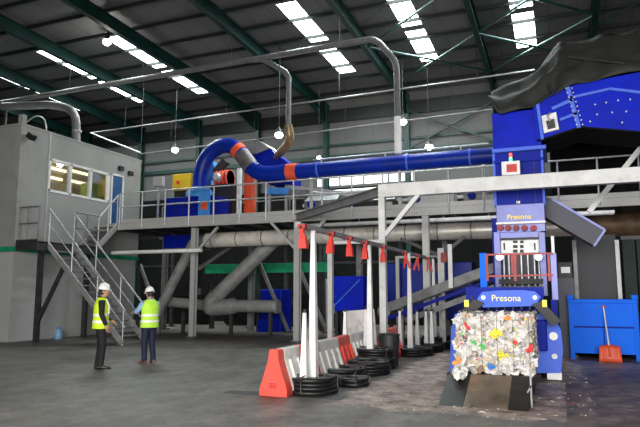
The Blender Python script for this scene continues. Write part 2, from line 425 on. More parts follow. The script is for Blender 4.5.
for x in raf_x:
    b = MB()
    b.ibeam((x, YF, rz_(YF)-.48), (x, YB, rz_(YB)-.48), .22, .52, .03)
    # haunch at the eaves
    b.prism([(x-.05, YB-3.2, rz_(YB)-.72), (x-.05, YB, rz_(YB)-.72), (x-.05, YB, rz_(YB)-1.35)], (.1, 0, 0))
    struct(b.build('rafter', M['rafter'], ceiling))
y = YF+.6
while y < YB:
    struct(MB().bar((XL, y, rz_(y)-.075), (XR, y, rz_(y)-.075), .06, .14, 0).build('purlin', M['purlin'], ceiling)); y += 1.62
# wind bracing between the rafters at the right
for p, q in (((-2.6, 18.8), (1.6, 23)), ((-2.6, 23), (1.6, 27.2)), ((1.6, 18.8), (-2.6, 23)), ((1.6, 23), (-2.6, 27.2)), ((-2.6, 27), (-7.05, 22.6)), ((-7.05, 27.4), (-2.6, 23)), ((-7.05, 22.8), (-2.6, 19)), ((1.6, 24), (5.9, 19.6)), ((1.6, 19.6), (5.9, 24))):
    struct(MB().tube([(*p, rz_(p[1])-.62), (*q, rz_(q[1])-.62)], .05, 8).build('brace', M['green_steel'], ceiling))
for x in (-7.05, -2.6, 1.6):      # trussed lower chords hanging under the right-hand rafters
    pass
for x in raf_x:
    struct(MB().ibeam((x, YB-.2, 0), (x, YB-.2, rz_(YB)-.2), .25, .36, .03, 0, (0, 1, 0)).build('column', M['green_steel'], wb_))
for z, th in ((5.2, .2), (8.9, .22), (9.55, .12), (11.2, .7)):
    struct(MB().box(XL, XR, YB-.14, YB-.02, z-th/2, z+th/2).build('girt', M['green_steel'] if z < 11 else M['purlin'], wb_))
struct(MB().box(XL, XR, YB-.06, YB-.01, 0, 7.2).build('dark_backing', M['darkwall'], wb_))  # dark sheet stands in for the gloom and clutter behind the catwalk
for a, b in (((-2.6, 8.9), (1.6, 11)), ((1.6, 8.9), (-2.6, 11)), ((-7.05, 8.9), (-2.6, 11)), ((-2.6, 8.9), (-7.05, 11))):
    struct(MB().bar((a[0], YB-.3, a[1]), (b[0], YB-.3, b[1]), .09, .09).build('wall_brace', M['green_steel'], wb_))

# ------------------------------------------------------------------ control cabin
FX = -16.9
cab = root('control_cabin', (FX-3.5, 17.9, 0), 'two-storey off-white control cabin with a long upstairs window', 'cabin')
mb = MB()
wall_holes(mb, 'x', FX-.15, .15, 14.75, 21.1, 3.1, 7.32, [(16.05, 19.1, 5.27, 6.36), (19.3, 19.98, 4.32, 6.42)])
mb.box(-24, FX-.15, 14.75, 14.9, 3.1, 7.32); mb.box(-24, FX-.15, 20.95, 21.1, 3.1, 7.32); mb.box(-24, -23.85, 14.9, 20.95, 3.1, 7.32)
mb.box(-23.85, FX-.15, 14.9, 20.95, 7.15, 7.32); mb.box(-23.85, FX-.15, 14.9, 20.95, 4.1, 4.25)
mb.build('upper_wall', M['cabin'], cab)
MB().box(-23.95, FX-.06, 14.82, 21.05, 0, 3.1).build('lower_wall', M['cabin_low'], cab)
b = MB(); b.box(-24.0, FX+.05, 14.68, 14.78, 2.98, 3.14); b.box(FX-.02, FX+.05, 14.78, 21.1, 2.98, 3.14); b.build('green_band', M['green'], cab)
b = MB(); b.box(-24.0, FX+.02, 14.72, 14.78, 7.30, 7.38); b.box(FX-.06, FX+.03, 14.78, 21.12, 7.30, 7.38); b.build('roof_edge_trim', M['cabin'], cab)
for y in (16.0,): MB().box(FX, FX+.035, y-.03, y+.03, 3.14, 7.3).build('wall_seam', M['lightgrey'], cab)
wf = MB()
for y in (16.05, 17.05, 18.1, 19.1): wf.box(FX-.1, FX+.04, y-.045, y+.045, 5.22, 6.41)
for z in (5.25, 6.38): wf.box(FX-.1, FX+.04, 16.0, 19.15, z-.045, z+.045)
wf = wf.build('window_frame', M['white'], cab)
for y0, y1 in ((16.1, 17.0), (17.1, 18.05), (18.15, 19.05)): MB().box(FX-.05, FX-.035, y0, y1, 5.3, 6.33).build('pane', M['glass'], wf)
dr = MB().box(FX-.1, FX-.03, 19.33, 19.95, 4.33, 6.4).build('door', M['door_blue'], cab)
MB().tube([(FX-.03, 19.42, 5.3), (FX+.04, 19.42, 5.3), (FX+.04, 19.56, 5.3)], .015, 6).build('handle', M['galv'], dr)
df = MB(); df.box(FX-.1, FX+.03, 19.27, 19.33, 4.32, 6.46); df.box(FX-.1, FX+.03, 19.95, 20.01, 4.32, 6.46); df.box(FX-.1, FX+.03, 19.27, 20.01, 6.40, 6.47); df.build('door_frame', M['white'], cab)
for y, z in ((19.75, 6.75), (20.35, 6.65)): MB().box(FX, FX+.12, y-.12, y+.12, z-.09, z+.09).build('wall_light', M['dark'], cab)
# the lit room behind the panes
b = MB(); b.box(-19.6, -19.5, 14.95, 20.85, 4.25, 7.1); b.box(-19.5, FX-.16, 20.85, 20.93, 4.25, 7.1); b.build('inner_wall', M['room_wall'], cab)
for y in (15.8, 17.3, 18.6): MB().box(-18.9, -18.75, y-.6, y+.6, 6.85, 6.9).build('ceiling_tube', M['warm_tube'], cab)
for y, z in ((18.9, 6.75), (18.7, 6.35), (20.2, 6.85), (20.1, 6.4)): MB().box(-19.48, -19.44, y-.5, y+.5, z-.05, z+.06).build('wall_tube', M['warm_tube'], cab)
MB().box(-18.9, -18.3, 19.7, 20.3, 4.25, 6.25).build('olive_cupboard', M['olive_seat'], cab)
MB().box(-18.6, -17.6, 16.0, 17.0, 4.25, 5.35).build('desk', M['dark'], cab)
pl = bpy.data.lights.new('cabin_room_light', 'POINT'); pl.energy = 45; pl.color = (1, .82, .5); pl.shadow_soft_size = .3
po = bpy.data.objects.new('cabin_room_light', pl); po.location = (-18.2, 18.2, 6.7); C.objects.link(po)

fl_ = root('floodlight', (FX, 14.95, 7.0), 'small dark floodlight on the cabin wall near its top left corner', 'floodlight')
b = MB(); b.bar((FX, 15.0, 7.0), (FX+.16, 15.0, 7.0), .05, .05); b.build('bracket', M['dark'], fl_)
b = MB(); b.bar((FX+.12, 15.0, 7.02), (FX+.3, 15.0, 6.88), .24, .2); b.build('lamp_head', M['dark'], fl_)
vt = root('roof_pipe_stub', (-17.7, 15.6, 7.32), 'pale square stub standing on the cabin roof at its near corner', 'vent')
MB().box(-17.38, -17.18, 15.02, 15.2, 7.32, 7.8).build('post', M['cabin'], vt)
MB().tube(bend([(-17.18, 15.14, 7.5), (-17.0, 15.4, 7.85), (-17.0, 15.8, 7.85), (-17.0, 15.95, 7.32)], .2), .025, 6).build('cable', M['galv'], vt)
dk = root('ventilation_duct', (-20, 18.4, 7.32), 'large dull grey duct curving down onto the cabin roof', 'duct')
dp = [(-22.5, 18.6, 9.75), (-19.6, 18.6, 9.5), (-18.3, 18.6, 9.1), (-18.2, 18.6, 7.32)]
MB().tube(bend(dp, .9, 7), .17, 16).build('pipe', M['galv_dull'], dk)
for z in (8.2, 7.75): MB().cyl((-18.2, 18.6, z-.03), (-18.2, 18.6, z+.03), .19, None, 16).build('collar', M['galv'], dk)
MB().cyl((-22.3, 18.6, 9.6), (-22.3, 18.6, 7.32), .06).build('support_leg', M['galv_dark'], dk)

bt = root('water_bottle', (-16.45, 16.45, 0), 'small blue water bottle standing on the floor by the cabin wall', 'bottle')
MB().lathe((-16.45, 16.45, 0), [(.12, 0), (.135, .03), (.135, .26), (.05, .34), (.05, .37)], 12).build('body', M['water'], bt)
MB().lathe((-16.45, 16.45, .37), [(.055, 0), (.055, .04)], 10).build('cap', M['blue_bright'], bt)

# ------------------------------------------------------------------ stairs
def rail(mb_name, pts, r, m, parent): return MB().tube(pts, r, 8).build(mb_name, m, parent)
st = root('steel_staircase', (-14.8, 16, 0), 'grey steel staircase with a landing climbing to the cabin door', 'staircase')
LX, LY0, LY1, LZ = -15.9, 14.82, 17.6, 3.3
MB().box(FX+.06, LX, LY0, LY1, LZ-.05, LZ).build('landing', M['galv_dark'], st)
b = MB()
b.box(FX+.06, LX, LY0-.05, LY0, LZ-.3, LZ+.06); b.box(FX+.06, LX, LY1, LY1+.05, LZ-.25, LZ-.05); b.box(LX-.05, LX, LY0, LY1, LZ-.3, LZ-.02); b.build('landing_frame', M['galv_dark'], st)
SB = -12.65
for yy in (15.25, 16.35):
    MB().bar((LX, yy, LZ-.1), (SB, yy, .05), .05, .17, 0, (0, 0, 1)).build('stringer', M['grey_pipe'], st)
    P0, P1 = Vector((LX-.05, yy, LZ+1.12)), Vector((SB+.05, yy, 1.05))
    rail('handrail', [P0, P1], .03, M['galv'], st)
    rail('mid_rail', [P0-Vector((0, 0, .5)), P1-Vector((0, 0, .5))], .018, M['galv'], st)
    for t in (.02, .33, .66, .98):
        p = P0.lerp(P1, t); rail('post', [p, p-Vector((0, 0, 1.14))], .025, M['galv'], st)
for i in range(14):
    t = (i+.5)/14.5; x = LX+(SB-LX)*t; z = LZ-LZ*t
    MB().box(x-.02, x+.22, 15.28, 16.32, z-.22, z-.18).build('tread', M['galv_dull'], st)
# upper flight along the wall
for xx in (FX+.1, LX-.03):
    MB().bar((xx, LY1-.05, LZ-.05), (xx, 18.62, 4.2), .05, .2, 0, (0, 0, 1)).build('stringer', M['lightgrey'], st)
rail('handrail', [(LX-.03, LY1, LZ+1.1), (LX-.03, 18.6, 5.4)], .03, M['galv'], st)
for t in (0, .5, 1): rail('post', [(LX-.03, LY1+t*.98, LZ+t), (LX-.03, LY1+t*.98, LZ+1.1+t)], .025, M['galv'], st)
for i in range(5):
    t = (i+.6)/5.4; MB().box(FX+.12, LX-.05, LY1+t-.14, LY1+t+.08, LZ+t-.05, LZ+t-.01).build('tread', M['galv_dull'], st)
# landing railing
for z in (1.15, .6):
    rail('landing_rail', [(FX+.1, LY0, LZ+z), (LX-.02, LY0, LZ+z)], .028, M['galv_dull'], st)
    rail('landing_rail', [(LX-.02, 16.45, LZ+z), (LX-.02, LY1, LZ+z)], .028, M['galv_dull'], st)
for p in ((FX+.12, LY0), (-16.4, LY0), (LX-.02, LY0), (LX-.02, 16.45), (LX-.02, 17.0)): rail('post', [(*p, LZ), (*p, LZ+1.15)], .028, M['galv_dull'], st)
MB().box(-16.35, -16.2, 15.25, 15.4, 0, LZ-.05).build('support_leg', M['galv_dark'], st)
MB().box(-16.35, -16.2, 17.4, 17.55, 0, LZ-.05).build('support_leg', M['galv_dark'], st)
MB().bar((-15.2, 15.3, 2.5), (-16.28, 15.3, .55), .09, .12).build('brace', M['galv_dark'], st)
MB().cyl((-15.9, 18.35, 3.12), (-11.9, 18.35, 3.12), .07).build('tie_tube', M['white'], st)

# ------------------------------------------------------------------ catwalk
DZ, CY0, CY1, CX1 = 4.3, 18.65, 22.5, 3.2
cw = root('steel_catwalk', (-7, 20, 0), 'long grey steel catwalk with railings on posts across the hall', 'catwalk')
MB().box(FX+.06, CX1, CY0+.05, CY1, DZ-.08, DZ).build('deck', M['galv_dark'], cw)
MB().ibeam((FX+.06, CY0, DZ-.14), (CX1, CY0, DZ-.14), .12, .27, .025).build('edge_beam', M['lightgrey'], cw)
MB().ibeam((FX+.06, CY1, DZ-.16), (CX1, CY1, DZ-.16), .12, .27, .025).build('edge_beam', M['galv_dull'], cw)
MB().box(FX+1.2, CX1, CY0-.02, CY0, DZ+.0, DZ+.12).build('toe_board', M['lightgrey'], cw)
for i in range(17): MB().box(FX+.6+i*1.2, FX+.7+i*1.2, CY0+.07, CY1-.07, DZ-.25, DZ-.08).build('cross_beam', M['galv_dark'], cw)
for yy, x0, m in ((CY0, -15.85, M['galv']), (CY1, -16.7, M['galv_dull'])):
    for z in (1.16, .62): rail('handrail', [(x0, yy, DZ+z), (CX1, yy, DZ+z)], .027, m, cw)
    x = x0
    while x < CX1:
        rail('post', [(x, yy-.04, DZ-.22), (x, yy-.04, DZ+1.16)], .03, m, cw); x += 1.06
for (x, yy) in ((-12.7, 19.1), (-8.28, 18.65), (-11.9, 22.1), (-7.2, 22.1), (-3.9, 22.1), (-3.9, 18.75), (2.6, 18.75), (2.6, 22.1), (-16.2, 22.1)):
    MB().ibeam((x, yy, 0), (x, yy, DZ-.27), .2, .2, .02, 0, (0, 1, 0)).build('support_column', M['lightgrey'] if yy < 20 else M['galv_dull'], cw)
    MB().box(x-.17, x+.17, yy-.17, yy+.17, 0, .03).build('base_plate', M['galv_dull'], cw)
for x, yy in ((-12.7, 19.1), (-8.28, 18.65)):
    for s in ((1,) if x < -10 else (-1, 1)):
        MB().bar((x+s*.08, yy, 3.1), (x+s*1.0, yy, DZ-.27), .09, .09).build('knee_brace', M['lightgrey'], cw)
MB().bar((-12.6, 19.25, 2.5), (-11.95, 21.9, 4.0), .1, .1).build('knee_brace', M['galv_dull'], cw)
MB().bar((-7.25, 22.0, 2.6), (-6.4, 22.0, 4.0), .1, .1).build('knee_brace', M['galv_dull'], cw)

# ------------------------------------------------------------------ steel portal frame
PY_ = 14.15
pf = root('steel_portal_frame', (-4.0, PY_, 0), 'pale steel frame whose post and long beam cross before the baler tower', 'frame')
MB().box(-4.09, -3.93, PY_-.08, PY_+.08, 0, 4.26).build('post', M['frame_white'], pf, .008)
MB().box(-4.0, 4.5, PY_-.1, PY_+.1, 3.94, 4.26).build('beam', M['frame_white'], pf, .008)
MB().bar((-3.95, PY_, 3.0), (-3.1, PY_, 3.96), .1, .1).build('knee_brace', M['frame_white'], pf)
MB().ibeam((-8.28, 18.55, 4.16), (-4.02, PY_+.1, 4.12), .16, .24, .025).build('link_beam', M['galv_dull'], pf)
MB().box(4.2, 4.45, PY_-.11, PY_+.11, 0, 3.94).build('post', M['frame_white'], pf)
MB().bar((.72, 16.2, 3.6), A(652, 134, 16.2), .12, .12).build('diagonal_brace', M['lightgrey'], pf)
MB().box(-4.2, -3.82, PY_-.19, PY_+.19, 0, .03).build('base_plate', M['galv_dull'], pf)

# ------------------------------------------------------------------ wire-guide rail, tapered stands, guides
WX, WZ = -3.92, 2.72
gr = root('overhead_rail', (WX, 14, 0), 'long thin grey rail on tapered white stands above the wire coils', 'rail')
MB().box(WX-.045, WX+.045, 8.84, 20.6, WZ-.05, WZ+.03).build('rail_beam', M['grey_pipe'], gr)
for yy in (13.9, 20.5): MB().bar((WX-1.4, yy, WZ+.12), (WX+.05, yy, WZ+.12), .08, .08).build('cross_arm', M['lightgrey'], gr)
MB().box(WX-1.42, WX-1.3, 20.44, 20.56, 0, WZ+.16).build('rear_leg', M['lightgrey'], gr)
MB().box(WX-1.42, WX-1.3, 13.84, 13.96, 0, WZ+.16).build('rear_leg', M['lightgrey'], gr)
stand_pos = [(-3.90, 9.45), (-3.95, 12.85), (-3.78, 15.9), (-3.72, 18.9)]
words = ['nearest of the four tall white tapered stands, rising from the front wire coil', 'second tall white tapered stand, just left of the portal frame post', 'third tall white tapered stand, right of the black bin', 'farthest tall white tapered stand, nearest the baler']
for (x, y), w in zip(stand_pos, words):
    t = root('tapered_stand', (x, y, 0), w, 'stand', 'tall white tapered stands')
    b = MB(); b.loft([[(x+sx*r, y+sy*r, z) for sx, sy in ((-1, -1), (1, -1), (1, 1), (-1, 1))] for r, z in ((.072, .0), (.072, .04), (.034, WZ-.05))], smooth=False)
    b.build('mast', M['white'], t)
    MB().cyl((x, y, 0), (x, y, .03), .3).build('base_plate', M['dark'], t)
gy = [8.82, 10.14, 11.13, 12.17, 13.55, 15.66, 17.2, 18.6, 20.2]
gw = ['nearest red wire guide, at the front end of the overhead rail', 'second red wire guide from the front end of the rail', 'third red wire guide from the front of the rail', 'fourth red wire guide, left of the second tall stand', 'fifth red wire guide, beside the portal frame post', 'red wire guide left of the third tall stand', 'red wire guide just right of the third tall stand', 'red wire guide last but one towards the baler', 'farthest red wire guide at the baler end of the rail']
for i, (y, w) in enumerate(zip(gy, gw)):
    t = root('wire_guide', (WX+.06, y, WZ-.06), w, 'wire guide', 'red wire guides along the overhead rail')
    b = LB()
    lean = (.03, -.02, .02, 0, .01, .05, -.05, .05, -.04)[i]
    if i < 5:
        b.loft([[(cx+sx*rx, sy*ry, z) for sx, sy in ((-1, -1), (1, -1), (1, 1), (-1, 1))] for cx, rx, ry, z in ((.02+lean, .066, .055, -.34), (.02+lean*.6, .055, .045, -.18), (.02, .027, .025, -.07), (.02, .04, .036, 0))], smooth=False)
    else:
        for s in (-1, 1): b.bar((.03, 0, -.02), (.03+s*.075+lean, 0, -.40), .035, .05)
        b.bar((-.03+lean, 0, -.26), (.1+lean, 0, -.26), .03, .03)
    b.build('guide_body', M['red'], t)
    b = LB(); b.box(-.04, .09, -.05, .05, -.02, .05); b.build('clamp', M['red_dark'], t)
    b = LB(); b.cyl((.02, -.06, .0), (.02, .06, .0), .03, None, 8); b.build('roller', M['dark'], t)

# short stands in the coils
spos = [(-3.96, 9.22, 1.3), (-4.41, 12.5, 1.22), (-4.17, 13.25, 1.25), (-4.02, 15.75, 1.15), (-3.82, 16.9, 1.1), (-3.66, 17.35, 1.1), (-3.5, 17.35, 1.1)]
sw = ['short white tapered stand in the front wire coil, before the tallest stand', 'left of two short white stands behind the middle coils, before the white board', 'right of two short white stands behind the middle coils, before the white board', 'short white stand just left of the third tall stand', 'short white stand just right of the third tall stand', 'left of two thin short white stands close together before the farthest tall stand', 'right of two thin short white stands close together before the farthest tall stand']
for (x, y, h), w in zip(spos, sw):
    t = root('short_stand', (x, y, 0), w, 'stand', 'short white tapered stands in the coils')
    b = LB(); b.loft([[(sx*r, sy*r, z) for sx, sy in ((-1, -1), (1, -1), (1, 1), (-1, 1))] for r, z in ((.06, 0), (.058, .3), (.024, h))], smooth=False); b.build('mast', M['white'], t)
    b = LB(); b.sphere((0, 0, h+.01), .04, .04, .04, 8, 6); b.build('tip', M['dark'], t)

# wire coils (each a flat stack of wound wire)
def coil(x, y, r, h, label, tilt=0, seed=0):
    t = root('wire_coil', (x, y, 0), label, 'wire coil', 'black wire coils on the floor')
    q = random.Random(seed); b = LB(); z = 0; 
    while z < h-.04:
        k = .032+q.random()*.012
        rr = r*(.92+q.random()*.12); ox, oy = q.uniform(-.02, .02), q.uniform(-.02, .02)
        b.tube([(ox+rr*math.cos(a), oy+rr*math.sin(a), z+k) for a in [2*math.pi*j/26 for j in range(26)]], k, 7, 0, closed=True)
        b.tube([(ox+rr*.8*math.cos(a), oy+rr*.8*math.sin(a), z+k) for a in [2*math.pi*j/22 for j in range(22)]], k, 7, 0, closed=True)
        b.tube([(ox+rr*.62*math.cos(a), oy+rr*.62*math.sin(a), z+k) for a in [2*math.pi*j/20 for j in range(20)]], k, 6, 0, closed=True)
        z += k*1.7
    b.build('winding', M['wire'], t)
    b = LB()
    for j in range(4):
        a = j*math.pi/2+q.random(); b = LB()
        b.tube([(r*1.09*math.cos(a), r*1.09*math.sin(a), .02), (r*1.09*math.cos(a), r*1.09*math.sin(a), z+.03), (r*.5*math.cos(a), r*.5*math.sin(a), z+.04)], .012, 5)
        b.build('tie', M['galv_dark'], t)
coil(-3.93, 9.42, .41, .25, 'front black wire coil round the nearest tall stand, beside the red barrier end', 0, 1)
coil(-4.0, 11.0, .46, .24, 'second black wire coil, behind the front one along the barrier', 0, 2)
coil(-3.5, 10.35, .26, .11, 'small low heap of black wire between the front coils', 0, 3)
coil(-3.75, 12.02, .45, .28, 'third black wire coil, before the two short stands', 0, 4)
coil(-3.9, 12.98, .42, .38, 'tall black wire coil round the second tall stand', 0, 5)
coil(-3.72, 15.85, .5, .22, 'black wire coil round the third tall stand', 0, 6)
coil(-3.6, 16.95, .48, .22, 'black wire coil right of the third tall stand', 0, 7)
coil(-3.52, 18.0, .48, .22, 'black wire coil last but one towards the baler', 0, 8)
coil(-3.62, 19.1, .5, .25, 'farthest black wire coil, round the farthest tall stand', 0, 9)

# ------------------------------------------------------------------ road barrier units
def barrier(y0, y1, red, label, xc0=-4.3, xc1=-4.3, ribs=True):
    t = root('barrier_unit', (xc0, (y0+y1)/2, 0), label, 'barrier', 'red and white plastic barrier units')
    prof = [(.24, 0), (.24, .1), (.09, .55), (.075, .70), (.06, .72)]
    def ring(y, xc, sh=1): return [(xc+r*sh, y, z) for r, z in prof] + [(xc-r*sh, y, z) for r, z in reversed(prof)]
    b = MB(); ys = [y0+.01, y1-.01]
    b.loft([ring(y, xc0+(xc1-xc0)*k) for k, y in enumerate(ys)], smooth=False); b.build('shell', M['red_barrier'] if red else M['white_barrier'], t, .02)
    if ribs:
        n = max(2, int((y1-y0)/.28))
        for k in range(n):
            u = (k+.5)/n; y = y0+(y1-y0)*u; x = xc0+(xc1-xc0)*u
            b = MB()
            b.prism([(x+.235, y-.04, .12), (x+.235, y+.04, .12), (x+.10, y+.03, .53), (x+.10, y-.03, .53)], (.035, 0, .01)); b.build('rib', M['red_barrier'] if red else M['white_barrier'], t)
    return t
e = barrier(8.75, 8.98, True, 'red end unit of the barrier, facing the open floor', ribs=False)
for k, z in enumerate((.13, .16, .19)): MB().box(-4.36, -4.24, 8.735, 8.75, z, z+.012).build('embossed_mark', M['red_dark'], e)
barrier(9.0, 9.62, False, 'white barrier unit next to the red end unit')
barrier(9.64, 10.3, True, 'red barrier unit behind the nearest tall stand')
barrier(10.32, 11.55, False, 'white barrier unit behind the second wire coil')
barrier(11.57, 12.55, True, 'red barrier unit left of the two short stands', -4.32, -4.4)
barrier(12.57, 13.7, False, 'white barrier unit before the white board', -4.4, -4.45)
barrier(14.4, 15.6, True, 'red barrier unit beyond the black bin', -4.1, -4.15)

bn = root('rubbish_bin', (-3.68, 13.4, 0), 'black round bin standing at the foot of the portal frame post', 'bin')
MB().lathe((-3.68, 13.4, 0), [(.20, 0), (.235, .66), (.235, .67), (.21, .67), (.19, .12)], 20).build('body', M['black'], bn)
MB().tube([(-3.68+.24*math.cos(a), 13.4+.24*math.sin(a), .68) for a in [2*math.pi*k/20 for k in range(20)]], .018, 6, closed=True).build('rim', M['black'], bn)

wbd = root('white_board', (-5.0, 15.6, 0), 'dirty white board leaning behind the barrier under the blue tank', 'board')
MB().prism([A(344, 345, 15.4), A(377, 345, 15.4), A(374, 309, 15.6), A(346, 311, 15.6)], (0, .04, 0)).build('sheet', M['white_barrier'], wbd)
b = MB(); b.bar((-5.35, 15.55, 0), (-5.35, 15.55, .5), .05, .05); b.bar((-4.75, 15.55, 0), (-4.75, 15.55, .5), .05, .05); b.build('foot', M['galv_dark'], wbd)

# ------------------------------------------------------------------ blue overhead duct
BD = 19.9
bd = root('blue_duct', (-7, BD, DZ), 'long round blue duct with an arched left end running above the catwalk', 'duct')
P = [(-13.05, BD, 4.9), (-13.05, BD, 6.3), (-12.8, BD, 6.95), (-12.25, BD, 7.32), (-11.65, BD, 7.3), (-11.25, BD, 6.95), (-10.75, BD, 6.3), (-10.3, BD, 6.05), (-9.7, BD, 6.05), (-9.0, BD, 6.05)]
MB().tube(bend(P, .3, 4), .3, 18).build('arched_section', M['blue_duct'], bd)
MB().tube([(-9.0, BD, 6.05), (-1.0, BD, 6.05)], .275, 18).build('straight_section', M['blue_duct'], bd)
for x in (-8.0, -4.7, -2.6): MB().cyl((x-.03, BD, 6.05), (x+.03, BD, 6.05), .30, None, 18).build('flange', M['blue_mid'], bd)
MB().cyl((-9.25, BD, 6.05), (-8.85, BD, 6.05), .315, None, 18).build('orange_band', M['orange'], bd)
MB().cyl((-11.44, BD, 7.12), (-11.25, BD, 6.95), .325, None, 18).build('orange_band', M['orange'], bd)
MB().cyl((-11.22, BD, 6.91), (-10.78, BD, 6.34), .315, None, 18).build('worn_section', M['worn'], bd)
MB().cyl((-13.05, BD, 4.75), (-13.05, BD, 5.0), .36, None, 18).build('flange', M['blue_light'], bd)
for x in (-8.3, -5.0, -2.2): MB().box(x-.05, x+.05, BD-.05, BD+.05, DZ, 5.78).build('support_post', M['lightgrey'], bd)
MB().tube([(-8.2, BD-.05, 6.42), (-2.0, BD-.05, 6.46)], .03, 8).build('conduit', M['galv'], bd)
for x in (-7.9, -5.5, -2.9): MB().box(x-.02, x+.02, BD-.06, BD-.02, 6.3, 6.45).build('conduit_clip', M['galv'], bd)

# machines on the catwalk deck
fb = root('blue_fan_housing', (-13.0, 20.0, DZ), 'deep blue fan casing at the foot of the arched duct', 'fan')
MB().box(-14.3, -12.1, 19.4, 20.6, DZ, 5.3).build('casing', M['blue_deep'], fb, .03)
MB().box(-12.75, -12.25, 19.34, 19.4, DZ+.05, 5.55).build('light_panel', M['blue_light'], fb)
MB().box(-12.62, -12.35, 19.32, 19.36, 4.75, 5.05).build('orange_label', M['orange'], fb)
MB().cyl((-14.0, 20.0, 4.8), (-14.28, 20.0, 4.8), .32).build('motor', M['blue_deep'], fb)
MB().lathe((-13.05, 19.9, 5.3), [(.55, 0), (.55, .2), (.36, .4)], 16).build('outlet', M['blue_light'], fb)
yb = root('yellow_cabinet', (-13.9, 21.3, DZ), 'yellow boxed machine cabinet behind the catwalk railing', 'cabinet')
p0, p1 = A(172, 191, 21.3), A(191, 173, 21.3)
MB().box(p0.x, p1.x, 21.3, 22.1, p0.z, p1.z).build('box', M['yellow'], yb, .02)
MB().box(p0.x+.05, p1.x-.05, 21.4, 22.0, DZ, p0.z).build('stand', M['dark'], yb)
MB().cyl((p0.x+.3, 21.3, p0.z+.35), (p0.x+.3, 21.25, p0.z+.35), .09).build('dial', M['orange'], yb)
mt = root('orange_motor', (-11.9, 21.2, DZ), 'orange-red blower motor under the arch of the blue duct', 'motor')
c = A(224, 176, 21.2)
c.z -= .12
MB().cyl((c.x-.32, 21.2, c.z), (c.x+.32, 21.2, c.z), .33, None, 20).build('drum', M['red_dark'], mt)
for k in range(4): MB().cyl((c.x-.27+k*.18, 21.2, c.z), (c.x-.22+k*.18, 21.2, c.z), .36, None, 20).build('cooling_fin', M['orange'], mt)
MB().cyl((c.x-.1, 20.7, c.z), (c.x-.1, 20.95, c.z), .13, .2, 16).build('inlet', M['lightgrey'], mt)
MB().box(c.x-.6, c.x+.6, 20.9, 21.6, DZ, c.z-.28).build('stand', M['dark'], mt)
MB().bar((c.x-.4, 21.2, c.z+.3), (c.x+.1, 21.2, c.z+.75), .3, .25).build('outlet', M['galv_dark'], mt)
m2_ = root('light_blue_fan', (-12.6, 21.6, DZ), 'light blue fan between the yellow cabinet and the orange motor', 'fan')
c = A(208, 172, 21.5)
MB().cyl((c.x, 21.2, c.z), (c.x, 21.8, c.z), .5, None, 20).build('scroll', M['blue_light'], m2_)
MB().box(c.x-.3, c.x+.3, 21.3, 21.7, DZ, c.z).build('stand', M['blue_light'], m2_)
ho = root('blue_hopper', (-10.2, 21.6, DZ), 'blue sloping hopper with a grey cap behind the duct bend', 'hopper')
def q4(px, Y): return [A(x, y, Y) for x, y in px]
MB().prism(q4([(252, 152), (266, 147), (292, 165), (292, 184), (268, 184)], 21.2), (0, .9, 0)).build('hood', M['blue_deep'], ho)
MB().prism(q4([(246, 153), (258, 140), (270, 148), (256, 154)], 21.15), (0, 1.0, 0)).build('cap', M['galv_dull'], ho)
b_ = A(268, 186, 21.3)
for x in (b_.x, b_.x+.75): MB().box(x-.05, x+.05, 21.4, 21.5, DZ, b_.z+.2).build('leg', M['lightgrey'], ho)
MB().prism(q4([(266, 188), (292, 188), (292, 194), (266, 194)], 21.2), (0, .8, 0)).build('light_band', M['blue_light'], ho)
od = root('orange_hopper_chute', (-10.9, 21.7, DZ), 'small orange chute beside the blue hopper on the catwalk', 'chute')
p0, p1 = A(244, 190, 21.5), A(252, 170, 21.5)
MB().box(p0.x, p1.x, 21.5, 21.9, DZ, p1.z).build('body', M['orange'], od)
MB().box(p0.x-.05, p1.x+.05, 21.45, 21.95, p1.z, p1.z+.05).build('rim', M['red_dark'], od)
wp = root('white_riser', (-11.6, 20.9, DZ), 'white upright panel on the catwalk between motor and orange chute', 'panel')
p0, p1 = A(237, 214, 20.7), A(241, 168, 20.7)
MB().box(p0.x, p1.x, 20.65, 20.8, DZ, p1.z).build('panel', M['white'], wp); MB().box(p0.x-.05, p1.x+.05, 20.6, 20.85, DZ, DZ+.04).build('foot', M['galv'], wp)
gm = root('grey_switch_box', (-14.6, 19.3, DZ), 'small grey switch box on a post at the left end of the catwalk', 'switch box')
p0, p1 = A(153, 186, 19.2), A(162, 176, 19.2)
MB().box(p0.x, p1.x, 19.2, 19.4, p0.z, p1.z).build('box', M['lightgrey'], gm); MB().box((p0.x+p1.x)/2-.03, (p0.x+p1.x)/2+.03, 19.27, 19.33, DZ, p0.z).build('post', M['galv'], gm)
cg = root('catwalk_conveyor', (-6, 21.5, DZ), 'grey sloping belt conveyor standing on the catwalk under the blue duct', 'conveyor')
MB().bar((-9.8, 21.5, 5.55), (-5.2, 21.5, 4.75), .7, .22).build('belt_frame', M['galv_dull'], cg)
MB().bar((-9.8, 21.1, 5.75), (-5.2, 21.1, 4.95), .05, .12).build('side_rail', M['galv'], cg)
for x, z in ((-9.2, 5.3), (-5.7, 4.75)): MB().box(x-.05, x+.05, 21.45, 21.55, DZ, z).build('leg', M['galv_dull'], cg)
cb = root('white_cable_tray', (-4, 22.2, DZ), 'pale horizontal cable tray behind the catwalk railing under the blue duct', 'cable tray')
MB().box(-9.6, -1.2, 22.1, 22.3, 5.05, 5.17).build('tray', M['white'], cb)
for x in (-9.4, -6.5, -3.6, -1.5): MB().box(x-.04, x+.04, 22.16, 22.24, DZ, 5.05).build('bracket', M['galv'], cb)

